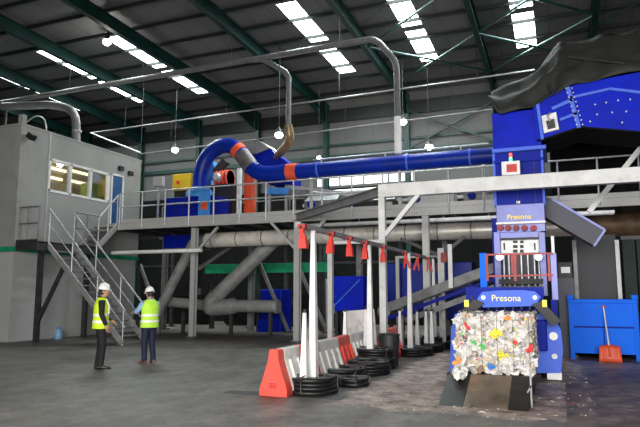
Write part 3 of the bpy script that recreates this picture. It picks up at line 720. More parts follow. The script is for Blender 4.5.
def sorter(x0, x1, y, z1, m, label, name='sorting_machine'):
    t = root(name, ((x0+x1)/2, y, DZ), label, 'machine', 'grey machines along the catwalk')
    MB().box(x0, x1, y, y+.7, DZ+.35, z1).build('body', m, t, .02)
    MB().prism([(x0, y-.02, z1), (x1, y-.02, z1), (x1, y+.35, z1+.25), (x0, y+.35, z1+.25)], (0, .02, -.04)).build('sloping_cover', M['galv_dull'], t)
    for x in (x0+.08, x1-.08):
        for yy in (y+.06, y+.64): MB().box(x-.04, x+.04, yy-.04, yy+.04, DZ, DZ+.36).build('leg', M['galv'], t)
    MB().cyl((x0+.3, y-.16, DZ+.6), (x0+.3, y, DZ+.6), .14).build('motor', M['blue_deep'], t)
    MB().box(x1-.35, x1-.1, y-.04, y, z1-.35, z1-.1).build('access_hatch', M['lightgrey'], t)
sorter(-8.9, -7.6, 20.7, 5.05, M['galv_dull'], 'grey sorting machine on the catwalk below the orange band of the duct')
sorter(-7.2, -5.4, 20.75, 4.95, M['dark'], 'dark low sorting machine on the catwalk left of the portal post')
sorter(-4.9, -3.3, 20.7, 5.1, M['lightgrey'], 'pale grey sorting machine on the catwalk above the portal beam')
sorter(-3.0, -1.9, 20.8, 5.0, M['galv_dull'], 'grey sorting machine on the catwalk beside the baler tower')
fp_ = root('bright_duct', (-6.5, 22.0, 5.5), 'short bright silver duct behind the catwalk railing under the blue duct', 'duct')
MB().cyl((-10.2, 22.0, 5.52), (-4.6, 22.0, 5.52), .13, None, 14).build('pipe', M['silver'], fp_)
for x in (-9.9, -7.4, -4.9): MB().box(x-.03, x+.03, 21.97, 22.03, DZ, 5.4).build('stand', M['galv'], fp_)

# cable trays and small pipes hung beneath the deck
ut = root('underdeck_tray', (-5, 19.0, 3.95), 'grey ladder tray hung beneath the catwalk above the spiral duct', 'cable tray')
for yy in (18.85, 19.15): MB().box(-8.1, 1.5, yy-.015, yy+.015, 3.86, 3.95).build('side_rail', M['galv'], ut)
for k in range(24): MB().box(-8.0+k*.4, -7.96+k*.4, 18.85, 19.15, 3.88, 3.9).build('rung', M['galv'], ut)
for k in range(7): MB().box(-7.6+k*1.4, -7.56+k*1.4, 18.98, 19.02, 3.88, DZ-.08).build('hanger', M['galv_dull'], ut)
wr = root('mesh_rack', (-9.9, 24.0, 0), 'pale wire mesh rack standing far back under the green girder', 'rack')
for z in (.05, .75, 1.45, 2.1): MB().box(-9.3, -7.9, 24.0, 24.5, z, z+.04).build('shelf', M['lightgrey'], wr)
for x in (-9.3, -7.9):
    for yy in (24.0, 24.5): MB().box(x-.03, x+.03, yy-.03, yy+.03, 0, 2.2).build('upright', M['lightgrey'], wr)
for k in range(9): MB().box(-9.2+k*.15, -9.185+k*.15, 23.98, 24.0, .05, 2.1).build('mesh_bar', M['galv'], wr)
for x0, lab in ((-9.15, 'pale carton on the mesh rack shelf, left of two'), (-8.6, 'pale carton on the mesh rack shelf, right of two')):
    t = root('carton', (x0, 24.2, .79), lab, 'carton', 'cartons on the mesh rack'); MB().box(x0, x0+.42, 24.08, 24.42, .79, 1.15).build('box', M['white_barrier'], t); MB().box(x0+.18, x0+.24, 24.075, 24.425, .79, 1.155).build('tape', M['brown'], t)
for i_, (px, Y, lab) in enumerate(((278, 22.8, 'dark slanted steel strut far back left of the catwalk post by the barrier'), (316, 22.9, 'dark slanted steel strut far back right of the catwalk post by the barrier'), (155, 22.6, 'dark slanted steel strut behind the person with raised forearm'))):
    c = A(px, 300, Y); t = root('slanted_strut', (c.x, Y, 0), lab, 'strut', 'dark struts under the catwalk')
    MB().bar((c.x-.9, Y, 2.9), (c.x+.5, Y, .02), .12, .12).build('strut', M['galv_dull'], t); MB().box(c.x+.3, c.x+.75, Y-.15, Y+.15, 0, .04).build('base_plate', M['dark'], t)
    MB().box(c.x-.97, c.x-.85, Y-.06, Y+.06, 0, 2.9).build('upright', M['galv_dark'], t)

# big black block added for the deep shade right of the tower
dh = root('dark_void_block', (1.6, 20.6, DZ), 'black block standing for the dark void right of the baler tower', 'machine')
MB().box(-.15, 3.2, 19.9, 22.2, DZ, 8.4).build('casing', M['shade_black'], dh, .03)
for x in (.3, 1.2, 2.1): MB().box(x, x+.06, 19.85, 19.9, DZ, 8.3).build('stiffener', M['shade_black'], dh)
b = MB(); 
for x in (.55, .85, 1.5): b.box(x, x+.16, 19.84, 19.9, 6.5, 6.9)
b.build('vent', M['galv_dark'], dh)

# ------------------------------------------------------------------ pipes under the catwalk
SY, SZ = 20.25, 3.66
sd = root('spiral_duct', (-6, SY, 0), 'long shiny spiral duct running beneath the catwalk to the right wall', 'duct')
MB().tube(bend([(-14.9, SY, 1.2), (-13.75, SY, 3.2), (-13.5, SY, SZ), (-12.9, SY, SZ)], .5, 6), .20, 18).build('sloping_leg', M['grey_pipe'], sd)
MB().tube([(-12.9, SY, SZ), (.6, SY, SZ)], .29, 18).build('pipe', M['silver'], sd)
MB().tube([(.6, SY, SZ), (4.0, SY, SZ)], .36, 18).build('rusty_section', M['rust'], sd)
MB().tube([(-14.9, SY, 1.25), (-15.2, SY, .6), (-15.2, SY, 0)], .20, 16).build('floor_inlet', M['grey_pipe'], sd)
for i in range(12): MB().cyl((-12.6+i*1.1, SY, SZ), (-12.56+i*1.1, SY, SZ), .305, None, 18).build('seam', M['galv_dull'], sd)
gp = root('grey_pipe_run', (-11, 20.6, 0), 'thick grey pipe slanting down to a floor-level elbow beneath the catwalk', 'pipe')
g = [(-10.0, 21.2, 3.72), (-12.75, 20.7, 1.35), (-12.3, 20.7, 1.12), (-9.9, 20.7, 1.12)]
MB().tube(bend([(-10.2, 21.0, 3.75), (-12.95, 20.7, 1.25)], .2), .29, 18).build('slanting_pipe', M['grey_pipe'], gp)
MB().tube(bend([(-12.7, 20.72, 1.5), (-13.1, 20.68, 1.0), (-12.3, 20.7, 1.05), (-11.9, 20.7, 1.1)], .3, 6), .31, 18).build('elbow', M['grey_pipe'], gp)
MB().tube([(-12.2, 20.7, 1.1), (-9.95, 20.7, 1.1)], .24, 18).build('level_pipe', M['grey_pipe'], gp)
MB().tube([(-15.0, 20.75, 1.25), (-13.0, 20.75, 1.1)], .2, 16).build('level_pipe', M['grey_pipe'], gp)
for x in (-11.9, -10.05): MB().cyl((x-.04, 20.7, 1.1), (x+.04, 20.7, 1.1), .27, None, 18).build('clamp_ring', M['galv'], gp)
for x in (-12.0, -10.3, -14.2): MB().box(x-.06, x+.06, 20.64, 20.76, 0, .85).build('support_leg', M['galv_dark'], gp)

bt_ = root('blue_drum_machine', (-11, 22.9, 0), 'deep blue machine body standing on the floor behind the grey pipes', 'machine')
MB().box(-12.0, -10.9, 22.9, 24.0, 0, 1.75).build('body', M['blue_deep'], bt_, .05)
MB().cyl((-11.4, 22.9, 1.1), (-11.4, 22.7, 1.1), .3).build('drum', M['blue_deep'], bt_)
MB().box(-11.8, -11.3, 22.5, 22.9, .0, .5).build('step', M['blue_deep'], bt_)
bw = root('blue_underdeck_duct', (-13.6, 21.6, 3.0), 'square blue duct hanging under the left of the catwalk', 'duct')
p0, p1 = A(166, 249, 21.6), A(203, 224, 21.6)
MB().box(p0.x, p1.x, 21.4, 22.1, p0.z, DZ-.26).build('trunk', M['blue_deep'], bw); MB().box(p0.x-.06, p1.x+.06, 21.34, 22.16, p0.z-.06, p0.z).build('flange', M['galv_dull'], bw)
gg = root('green_girder', (-12, 23.8, 2.6), 'green horizontal girder under the catwalk on two dark columns', 'girder')
p0, p1 = A(205, 273, 23.6), A(327, 263, 23.6)
MB().ibeam((p0.x, 23.6, (p0.z+p1.z)/2), (p1.x, 23.6, (p0.z+p1.z)/2), .2, abs(p1.z-p0.z)+.05, .03).build('beam', M['green'], gg)
for x in (p0.x+.3, p1.x-.3): MB().box(x-.09, x+.09, 23.7, 23.88, 0, (p0.z+p1.z)/2+.1).build('column', M['dark'], gg)

def rack(name, x, y, h, label, w=.16):
    t = root(name, (x, y, 0), label, 'column', 'dark columns in the depth below the catwalk')
    MB().ibeam((x, y, 0), (x, y, h), w, w, .02, 0, (0, 1, 0)).build('shaft', M['galv_dark'], t); MB().box(x-.16, x+.16, y-.16, y+.16, 0, .03).build('base_plate', M['dark'], t)
    MB().bar((x+.05, y, h-1.0), (x+.9, y, h-.1), .08, .08).build('brace', M['galv_dark'], t)
for i, (px, Y) in enumerate(((172, 24.6), (250, 25.2), (286, 25.4), (321, 24.8))):
    c = A(px, 300, Y); rack('dark_column', c.x, Y, 4.6, ['dark column behind the leftmost front catwalk post', 'dark column behind the slanting grey pipe', 'dark column left of the catwalk post by the barrier', 'dark column right of the catwalk post by the barrier'][i])
db = root('dark_beam', (-12, 25.8, 0), 'dark cross beam on the columns in the depth under the catwalk', 'beam')
MB().ibeam((-21, 25.0, 4.45), (-6, 25.0, 4.45), .2, .3, .02).build('beam', M['dark'], db)
MB().box(-21, -6, 25.3, 25.4, 2.9, 3.0).build('rail', M['galv_dark'], db)
for x in (-20.5, -6.3): MB().box(x-.1, x+.1, 24.95, 25.15, 0, 4.35).build('leg', M['dark'], db)

for x0, w_, h_, lab in ((-19.5, 2.6, 1.5, 'low black block added to darken the back floor, leftmost of three'), (-15.6, 2.2, 1.2, 'low black block added to darken the back floor, middle of three'), (-12.2, 3.4, 1.6, 'low black block added to darken the back floor, rightmost of three')):  # blocks added to cover the brightly lit floor at the back
    t = root('dark_filler_block', (x0+w_/2, 26.5, 0), lab, 'machine', 'low black blocks added before the back wall')
    MB().box(x0, x0+w_, 26.2, 27.2, .1, h_).build('body', M['shade_black'], t, .03); MB().box(x0+.1, x0+w_-.1, 26.25, 27.1, 0, .1).build('base', M['dark'], t)
    MB().box(x0+.2, x0+.7, 26.16, 26.2, h_-.6, h_-.2).build('hatch', M['galv_dark'], t); MB().cyl((x0+w_-.5, 26.7, h_), (x0+w_-.5, 26.7, h_+.35), .15).build('motor', M['galv_dark'], t)

# blue tank, dark-blue panel, inclined sorting conveyors
tk = root('blue_tank', (-6.3, 19.0, 0), 'bright blue square tank on legs behind the second tall stand', 'tank')
p0, p1 = A(334, 311, 17.4), A(367, 276, 17.4)
p1.x -= .12
MB().box(p0.x, p1.x, 17.4, 17.9, p0.z, p1.z).build('body', M['blue_bright'] if 0 else M['blue'], tk, .02)
MB().bar((p0.x, 17.39, p0.z+.15), (p1.x-.1, 17.39, p1.z-.1), .02, .02).build('cable', M['blue_light'], tk)
for x in (p0.x+.07, p1.x-.07):
    for yy in (17.47, 17.83): MB().box(x-.05, x+.05, yy-.05, yy+.05, 0, p0.z).build('leg', M['dark'], tk)
bp = root('dark_blue_panel', (-3.3, 21.0, 0), 'dark blue machine side behind the third tall stand', 'machine')
p0, p1 = A(385, 308, 20.9), A(472, 262, 20.9)
MB().box(p0.x, p1.x, 20.9, 21.9, .7, p1.z).build('panel', M['blue_duct'], bp, .02)
for x in (p0.x+.1, p1.x-.1): MB().box(x-.06, x+.06, 21.3, 21.42, 0, .7).build('leg', M['dark'], bp)
ic = root('inclined_conveyor', (-2.6, 17.8, 0), 'pale grey inclined conveyor rising towards the left side of the baler', 'conveyor')
a, b_ = A(388, 308, 17.8), A(500, 266, 17.8)
for yy in (17.6, 18.3): MB().bar((a.x, yy, a.z), (b_.x, yy, b_.z), .06, .27, 0, (0, 0, 1)).build('side_frame', M['conveyor_grey'], ic)
MB().bar((a.x, 17.95, a.z+.1), (b_.x, 17.95, b_.z+.1), .6, .04).build('belt', M['black'], ic)
MB().bar((a.x, 17.55, a.z-.32), (b_.x, 17.55, b_.z-.32), .05, .1, 0, (0, 0, 1)).build('lower_rail', M['blue_deep'], ic)
MB().bar((a.x+.6, 17.54, a.z-.35), (b_.x, 17.54, b_.z-.55), .05, .16, 0, (0, 0, 1)).build('lower_rail', M['conveyor_grey'], ic)
MB().cyl((a.x-.05, 17.5, a.z-.1), (a.x-.05, 18.4, a.z-.1), .2).build('tail_drum', M['galv_dull'], ic)
for t in (.12, .5, .85):
    x, z = a.x+(b_.x-a.x)*t, a.z+(b_.z-a.z)*t; MB().box(x-.05, x+.05, 17.9, 18.0, 0, z+.05).build('leg', M['galv_dull'], ic)
xx = A(451, 278, 17.5); MB().box(xx.x-.06, xx.x+.06, 17.42, 17.5, 1.75, 3.0).build('upright', M['lightgrey'], ic)
c4 = A(441, 255, 18.9)
ry = root('branching_post', (c4.x, 18.75, 0), 'dark branching steel post between the overhead rail and the baler', 'post')
MB().box(c4.x-.1, c4.x+.1, 18.85, 19.05, 0, 3.0).build('post', M['lightgrey'], ry)
for dx in (-1.3, .75): MB().bar((c4.x, 18.95, 2.75), (c4.x+dx, 18.95, 3.35), .1, .1).build('arm', M['galv_dark'], ry)
MB().box(c4.x+.02, c4.x+.2, 18.74, 18.86, 2.55, 2.85).build('red_extinguisher_box', M['red_dark'], ry)

# ------------------------------------------------------------------ baler
BX = root('baler', (-1.0, 13.5, 0), 'tall blue baling press with a tower, pushing out a bale', 'baler')
def pbox(b, x0, x1, y0, y1, Y, d, mi=0):
    xm, ym = (x0+x1)/2, (y0+y1)/2
    return b.box(A(x0, ym, Y).x, A(x1, ym, Y).x, Y, Y+d, A(xm, y1, Y).z, A(xm, y0, Y).z, mi)
MB().box(-1.72, -.32, 12.55, 16.6, .08, 1.42).build('press_channel', M['blue_deep'], BX, .02)
MB().box(-1.6, -.45, 12.6, 16.5, 0, .08).build('base_skid', M['dark'], BX)
# clamps beside the outlet
rc = MB(); rc.prism(q4([(533, 373), (533, 317), (541, 312), (553, 316), (561, 330), (563, 350), (561, 373)], 12.1), (0, .45, 0)); rc = rc.build('side_clamp', M['blue_mid'], BX, .01)
for px, py, r in ((553.5, 336, .075), (554.5, 356, .05)):
    c = A(px, py, 12.1); MB().cyl((c.x, 12.1, c.z), (c.x, 12.03, c.z), r, None, 14).build('bolt', M['white'], rc)
pbox(MB(), 536, 547, 320, 351, 11.9, .2).build('clamp_ram', M['blue_deep'], BX, .02)
b = MB(); pbox(b, 547, 562, 372.5, 380, 12.15, .4); b.build('foot', M['white'], BX, .01)
lc = MB(); lc.prism(q4([(450, 372), (451, 330), (455, 314), (462, 312), (462, 372)], 12.1), (0, .45, 0)); lc.build('side_clamp', M['blue_mid'], BX, .01)
lf = MB(); pbox(lf, 447, 462, 372.5, 380, 12.15, .4); lf.build('foot', M['dark'], BX)
for px in (((532, 304), (542, 301), (561, 321), (553, 327)), ((484, 303), (474, 299), (452, 322), (460, 327))):
    ar = MB(); ar.prism(q4(px, 11.75), (0, .3, 0)); ar = ar.build('clamp_arm', M['dark'], BX, .01)
for px in (544.5, 466.5):
    b = MB(); pbox(b, px-2.3, px+2.3, 300, 307, 11.7, .05); b.build('warning_label', M['yellow_label'], BX)
# name board over the outlet
nb = MB(); nb.prism(q4([(477, 299), (482, 292), (497, 290.5), (522, 290), (535, 291.5), (541, 297), (535, 306), (483, 307.5)], 11.85), (0, .3, 0)); nb = nb.build('name_board', M['blue_mid'], BX, .015)
c = A(506, 298.4, 11.84)
text_part('lettering', 'Presona', .165, c, M['letter_yellow'], nb, .006, 1.0, .001)
for px in (483.5, 535):
    c = A(px, 297.5, 11.85); MB().cyl((c.x, 11.85, c.z), (c.x, 11.8, c.z), .04, None, 12).build('marker_lamp', M['small_lamp'], nb)
for i in range(9):
    x = -1.62+i*.15; MB().box(x-.012, x+.012, 11.95, 12.0, 1.3, 1.55).build('wire_finger', M['dark'], BX)
MB().box(-1.75, -.33, 12.05, 12.55, 1.42, 1.72).build('outlet_head', M['blue_deep'], BX)
# guard frame: blue posts, red rails
for a_, b2 in ((480, 487), (551, 557.5)):
    b = MB(); pbox(b, a_, b2, 253, 300, 12.95, .14); b.build('guard_post', M['blue_bright'] if a_ < 500 else M['lavender'], BX, .008)
p0, p1 = A(483, 300, 12.95), A(554, 300, 12.95)
for x in (p0.x, p1.x): MB().box(x-.06, x+.06, 12.97, 13.07, .0, p0.z+.02).build('post_base', M['blue_deep'], BX)
gy0 = 12.9
for y0 in (254, 275.5):
    b = MB(); b.bar(A(486, y0+.8, gy0), A(553, y0-.6, gy0), .03, .035); b.build('guard_rail', M['red_dark'], BX)
for px in (487, 515, 549):
    b = MB(); pbox(b, px-1.2, px+1.2, 254, 281, gy0, .04); b.build('guard_upright', M['red_dark'], BX)
b = MB(); pbox(b, 511, 517, 254, 274, gy0+.05, .06); b.build('red_cylinder', M['red_dark'], BX)
# needle and tying unit below the beam
TY = 14.45
b = MB(); pbox(b, 496.5, 545, 204, 232, TY, .5); b.build('header_plate', M['lavender'], BX, .01)
c = A(519, 217, TY-.01); text_part('lettering', 'Presona', .16, c, M['letter_gold'], BX, .005, 1.05, .002)
for a_, b2 in ((494.5, 501), (540, 546.5)):
    b = MB(); pbox(b, a_, b2, 232, 296, TY-.05, .3); b.build('side_column', M['lavender'], BX, .01)
b = MB(); pbox(b, 551.5, 554.5, 236, 262, TY-.3, .1); b.build('upright_tube', M['white'], BX)
b = MB(); pbox(b, 496, 545.5, 221.5, 223.5, TY-.12, .12); b.build('ledge', M['white'], BX)
b = MB(); pbox(b, 500, 541, 232, 238, TY+.02, .4); b.build('cross_panel', M['lavender'], BX)
for px in (500.5, 508, 516, 524.5, 533.5):
    c = A(px, 228, TY-.02); h = MB(); h.cyl((c.x, TY, c.z), (c.x, TY-.12, c.z), .075, .065, 12); h.cyl((c.x, TY-.12, c.z), (c.x, TY-.15, c.z), .045, .03, 10); h.build('red_valve', M['red_dark'], BX)
b = MB(); pbox(b, 500, 541, 239.5, 253, TY+.1, .3); tb = b.build('tying_box', M['white'], BX, .01)
for y0_, y1_ in ((240.5, 243), (245, 248), (249.5, 252.5)):
    for a_, b2 in ((513, 517.5), (520, 523.5)): pbox(MB(), a_, b2, y0_, y1_, TY+.07, .05).build('slot', M['dark'], tb)
for a_, b2 in ((503.5, 505), (534, 535.5)): pbox(MB(), a_, b2, 243, 250, TY+.07, .05).build('slot', M['dark'], tb)
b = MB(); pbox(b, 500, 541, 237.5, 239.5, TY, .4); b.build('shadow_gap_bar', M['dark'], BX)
b = MB(); pbox(b, 500, 541, 253, 296, TY+.35, .2); b.build('shade_panel', M['blue_dull'], BX)  # dark colour stands for the darkness inside, behind the rods
for px in (503.5, 508.5, 513.5, 521, 527.5, 534, 538.5):
    c0, c1 = A(px, 253, TY+.15), A(px, 294, TY+.15); MB().cyl(c0, (c0.x, c0.y, c1.z), .028, None, 8).build('needle_rod', M['galv'], BX)
b = MB(); pbox(b, 499, 543, 279, 284, TY-.1, .3); b.build('needle_beam', M['dark'], BX)
b = MB(); pbox(b, 499, 543, 286, 288, TY-.1, .2); b.build('needle_bar', M['galv_dark'], BX)
for px in (499.5, 538.5):
    c = A(px, 257, TY-.3); MB().sphere(c, .085, .06, .085).build('work_lamp', M['work_light'], BX)
    MB().bar(c, (c.x, TY, c.z), .03, .03).build('lamp_arm', M['dark'], BX)
MB().box(-1.5, -.4, 14.9, 16.4, 1.42, 3.4).build('inner_column', M['blue_deep'], BX)
# tower above
WT = 14.95
b = MB(); pbox(b, 494, 544, 148, 206, WT, 1.4); b.build('tower', M['blue_deep'], BX, .01)
b = MB(); pbox(b, 492.5, 541, 111, 149, WT-.12, 1.6); b.build('tower_head', M['blue'], BX, .015)
b = MB(); pbox(b, 492, 546, 147, 150.5, WT-.18, 1.7); b.build('ledge', M['blue_mid'], BX)
b = MB(); pbox(b, 493.5, 543.5, 159, 161.5, WT-.08, .1); b.build('ledge', M['blue_deep'], BX)
for px in (494.5, 543): 
    b = MB(); pbox(b, px-1.2, px+1.2, 150, 206, WT-.06, .1); b.build('edge_rib', M['blue_mid'], BX)
for px in (517, 535):
    b = MB(); pbox(b, px-.4, px+.4, 161, 206, WT-.02, .03); b.build('panel_seam', M['dark'], BX)
b = MB(); pbox(b, 516.5, 520, 201, 203.5, WT-.02, .03); b.build('small_plate', M['white'], BX)
db_ = MB(); pbox(db_, 501.5, 520, 161, 175, WT-.32, .3); db_ = db_.build('display_box', M['white'], BX, .01)
b = MB(); pbox(b, 506.5, 517, 164, 172, WT-.33, .02); b.build('display_screen', M['led_red'], db_)
b = MB()
for px in (508.2, 510.8, 513.8): pbox(b, px-.7, px+.7, 166, 170, WT-.34, .015)
b.build('digits', M['red_dark'], db_)
b = MB(); pbox(b, 509, 512, 157.5, 161, WT-.2, .08); b.build('beacon_green', M['green_glow'], db_)
b = MB(); pbox(b, 509, 512, 153, 157.2, WT-.2, .08); b.build('beacon_red', M['red_glow'], db_)
b = MB(); c = A(513, 178, WT-.2); b.bar((c.x, WT-.2, A(513, 175, WT-.2).z), (c.x, WT-.2, A(513, 190, WT-.2).z), .03, .03); b.build('display_cable', M['dark'], db_)

# ------------------------------------------------------------------ bale on its chute
BL = root('plastic_bale', (-1.05, 11.0, .345), 'square bale of mixed white and coloured plastic film at the press outlet', 'bale')
q = random.Random(11)
x0, x1, y0, y1, z0, z1 = -1.62, -.47, 10.05, 12.02, .355, 1.265
bm = bmesh.new()
bmesh.ops.create_cube(bm, size=1)
bmesh.ops.subdivide_edges(bm, edges=bm.edges[:], cuts=22, use_grid_fill=True)
for v in bm.verts:
    p = Vector((x0+(v.co.x+.5)*(x1-x0), y0+(v.co.y+.5)*(y1-y0), z0+(v.co.z+.5)*(z1-z0)))
    d = Vector((v.co.x, v.co.y, v.co.z)).normalized()
    k = noise.noise(p*3.1)*.05+noise.noise(p*9)*.03
    if p.z < z0+.02: k = min(k, 0)*.2
    v.co = p + d*(k-.02)
me = bpy.data.meshes.new('bale_core'); bm.to_mesh(me); bm.free()
cols = {'bale_white': (.60, .58, .55), 'bale_clear': (.36, .35, .33), 'bale_cream': (.48, .41, .32), 'bale_dark': (.10, .09, .08), 'bale_brown': (.25, .16, .10), 'bale_red': (.60, .05, .05), 'bale_blue': (.04, .20, .58), 'bale_green': (.12, .45, .12), 'bale_yellow': (.72, .62, .05), 'bale_orange': (.70, .30, .06), 'bale_pink': (.65, .32, .34)}
bmats = [mat(k, c, .42, 0, .2, 12, bump=.3) for k, c in cols.items()]
core_m = mat('bale_core_plastic', (.22, .20, .17), .5, 0, .6, 9, bump=.6)
me.materials.append(core_m)
core = bpy.data.objects.new('core', me); C.objects.link(core); core.parent = BL; core.matrix_parent_inverse = Matrix.Translation(BL.location).inverted()
for p in me.polygons: p.use_smooth = True
wts = [34, 22, 14, 12, 9, 2.5, 2.5, 2, 2, 3, 4]
def crumple(b, c, nrm, size, mi, q):
    """a small bent, folded scrap of film lying on a face of the bale"""
    nrm = Vector(nrm); h = Vector((0, 0, 1)) if abs(nrm.z) < .9 else Vector((1, 0, 0))
    u = nrm.cross(h).normalized(); w = nrm.cross(u)
    a = q.uniform(0, 6.28); u, w = u*math.cos(a)+w*math.sin(a), w*math.cos(a)-u*math.sin(a)
    n = 3; vs = []
    for i in range(n+1):
        for j in range(n+1):
            s, t = (i/n-.5), (j/n-.5)
            edge = 1 if i in (0, n) or j in (0, n) else 0
            vs.append(Vector(c)+u*(s*size*q.uniform(.8, 1.25))+w*(t*size*.8*q.uniform(.7, 1.25))+nrm*(q.uniform(-.5, .6)*size*.35-edge*size*.04))
    b.add(vs, [(i*(n+1)+j, (i+1)*(n+1)+j, (i+1)*(n+1)+j+1, i*(n+1)+j+1) for i in range(n) for j in range(n)], mi, False)
sb = MB()
faces = [((0, -1, 0), 900), ((0, 0, 1), 170), ((1, 0, 0), 230), ((-1, 0, 0), 120)]
for nrm, cnt in faces:
    for _ in range(cnt):
        x, y, z = q.uniform(x0, x1), q.uniform(y0, y1), q.uniform(z0+.03, z1)
        if nrm[1]: y = y0
        if nrm[2]: z = z1
        if nrm[0]: x = x1 if nrm[0] > 0 else x0
        mi = q.choices(range(11), wts)[0]
        size = q.choice((q.uniform(.03, .09), q.uniform(.06, .17))) if mi < 3 else q.uniform(.025, .08)
        crumple(sb, (x, y, z), nrm, size, mi, q)
for px, py, mi, n_, sp in ((496, 334, 8, 12, .07), (503, 355, 8, 5, .05), (480, 341, 7, 6, .08), (491, 367, 6, 4, .03), (466, 324, 5, 3, .04), (531, 350, 5, 4, .04), (514, 342, 5, 2, .03), (456, 362, 9, 3, .04), (508, 317, 9, 4, .04), (480, 369, 4, 4, .05), (522, 332, 0, 14, .1), (470, 345, 0, 14, .1), (510, 362, 0, 14, .1)):
    c = A(px, py, y0-.03)
    for _ in range(n_): crumple(sb, c+Vector((q.gauss(0, sp*.6), q.uniform(-.03, .01), q.gauss(0, sp*.6))), (0, -1, 0), q.uniform(.05, .09), mi, q)
s_ = sb.build('crumpled_film', bmats, BL); s_['kind'] = 'stuff'
# bags hanging from the lower left of the bale over the chute
hb = MB()
for _ in range(42):
    t = q.random()**1.5; c = A(462+q.uniform(-5, 7)-6*t, 368+9*t, 9.98-.4*t)
    crumple(hb, c, (0, -1, .2), q.uniform(.04, .11), q.choice((0, 0, 0, 1)), q)
hb = hb.build('hanging_bag', bmats, BL)
for i in range(5):
    x = x0+.15+i*.24
    MB().tube([(x, y1-.1, z1+.035), (x, y0+.02, z1+.035), (x, y0-.03, z1-.03), (x, y0-.03, z0+.05)], .003, 5).build('tie_wire', M['galv_dark'], BL)

ch = root('bale_chute', (-1.1, 9.9, 0), 'worn brown steel chute with black edges sloping to the floor under the bale', 'chute')
MB().prism([(-1.40, 9.0, 0), (-1.40, 9.92, .335), (-1.40, 12.5, .335), (-1.40, 12.5, 0)], (.62, 0, 0)).build('slide_plate', M['plate'], ch, .006)
for xa, xb in ((-1.74, -1.40), (-.78, -.50)):
    MB().prism([(xa, 8.95, 0), (xa, 9.0, .015), (xa, 9.92, .345), (xa, 12.0, .345), (xa, 12.0, 0)], (xb-xa, 0, 0)).build('edge_plate', M['black_plate'], ch, .006)
MB().box(-.49, -.465, 9.3, 9.33, 0, .55).build('stop_pin', M['galv_dull'], ch)
b = MB(); b.bar((-.47, 9.31, .3), (-.53, 9.31, .2), .02, .02); b.build('pin_bracket', M['galv_dull'], ch)

# ------------------------------------------------------------------ feed conveyor hood, tarpaulin
HY = 14.75
fc = root('feed_conveyor', (1.2, HY, 4.3), 'bright blue bolted conveyor housing feeding the top of the baler tower', 'conveyor')
MB().prism(q4([(533, 107), (556, 91), (567, 86), (640, 72), (700, 60), (700, 128), (640, 131), (580, 126), (541, 139), (536, 139)], HY), (0, 1.5, 0)).build('housing', M['blue'], fc, .015)
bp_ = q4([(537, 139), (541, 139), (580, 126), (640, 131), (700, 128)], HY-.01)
MB().prism(bp_+[p-Vector((0, 0, .04)) for p in reversed(bp_)], (0, 1.52, 0)).build('dark_underside', M['shade_black'], fc)  # dark sheet added so the hood's underside reads as shaded
for px in (((565, 85), (569, 84), (581, 127), (577, 128)), ((536, 105), (539, 103), (544, 138.5), (541, 140))):
    b = MB(); b.prism(q4(px, HY-.07), (0, .08, 0)); b.build('flange', M['blue_mid'], fc)
b = MB(); b.bar(A(570, 98, HY-.04), A(610, 89, HY-.04), .06, .06); b.bar(A(610, 89, HY-.04), A(660, 95, HY-.04), .06, .06); b.build('stiffener', M['blue_mid'], fc)
b = MB(); b.bar(A(552, 109, HY-.04), A(572, 100, HY-.04), .06, .08); b.bar(A(560, 120, HY-.04), A(578, 113, HY-.04), .06, .06); b.build('stiffener', M['blue_mid'], fc)
b = MB()
for k in range(9):
    t = (k+.5)/9
    for dx in (-1.6, 4.2):
        c = A(567+dx+12*t, 86+41*t, HY-.08); MB().cyl((c.x, HY-.02, c.z), (c.x, HY-.1, c.z), .018, None, 6).build('bolt', M['lightgrey'], fc)
for px, py in ((595, 105), (606, 103), (618, 101), (630, 100), (597, 115), (612, 113), (626, 112), (590, 122), (622, 123)):
    c = A(px, py, HY); MB().cyl((c.x, HY, c.z), (c.x, HY-.05, c.z), .02, None, 6).build('bolt', M['lightgrey'], fc)
cp = MB(); cp.prism(q4([(541.5, 116), (556, 112), (559, 129), (544, 133)], HY-.1), (0, .1, 0)); cp = cp.build('cover_plate', M['white'], fc)
b = MB(); b.prism(q4([(546, 121), (554, 118.5), (555.5, 127), (548, 129)], HY-.16), (0, .06, 0)); b.build('connector', M['black'], cp)
b = MB(); b.tube(bend([A(550, 121, HY-.16), A(547, 115, HY-.16), A(551, 113, HY-.12)], .05), .02, 6); b.build('connector_lead', M['galv'], cp)
# heavy base under the hood, standing on the floor behind the tower
MB().box(1.9, 2.2, 15.0, 15.3, 0, 5.3).build('support_leg', M['blue_deep'], fc)

tp = root('tarpaulin', (1.0, 15.5, 6.3), 'dark olive tarpaulin draped over the feed conveyor and tower top', 'tarpaulin')
front = [(488, 98), (499, 113), (516, 110), (535, 103), (548, 95), (558, 90), (575, 83), (600, 77), (640, 70), (700, 58)]
mid = [(490, 94), (500, 98), (518, 93), (536, 84), (549, 74), (559, 64), (575, 62), (600, 60), (640, 52), (700, 40)]
ridge = [(491, 91), (504, 86), (520, 79), (536, 68), (548, 52), (560, 37), (578, 40), (602, 34), (640, 28), (700, 18)]
rows = [(front, HY-.14), (mid, HY+.2), (ridge, HY+1.1)]
def interp(row, n):
    out = []
    for k in range(n):
        t = k/(n-1)*(len(row)-1); i = min(int(t), len(row)-2); f = t-i
        out.append((row[i][0]*(1-f)+row[i+1][0]*f, row[i][1]*(1-f)+row[i+1][1]*f))
    return out
NN = 60; grid = []
keys = [[A(x, y, Y) for x, y in interp(r_, NN)] for r_, Y in rows]
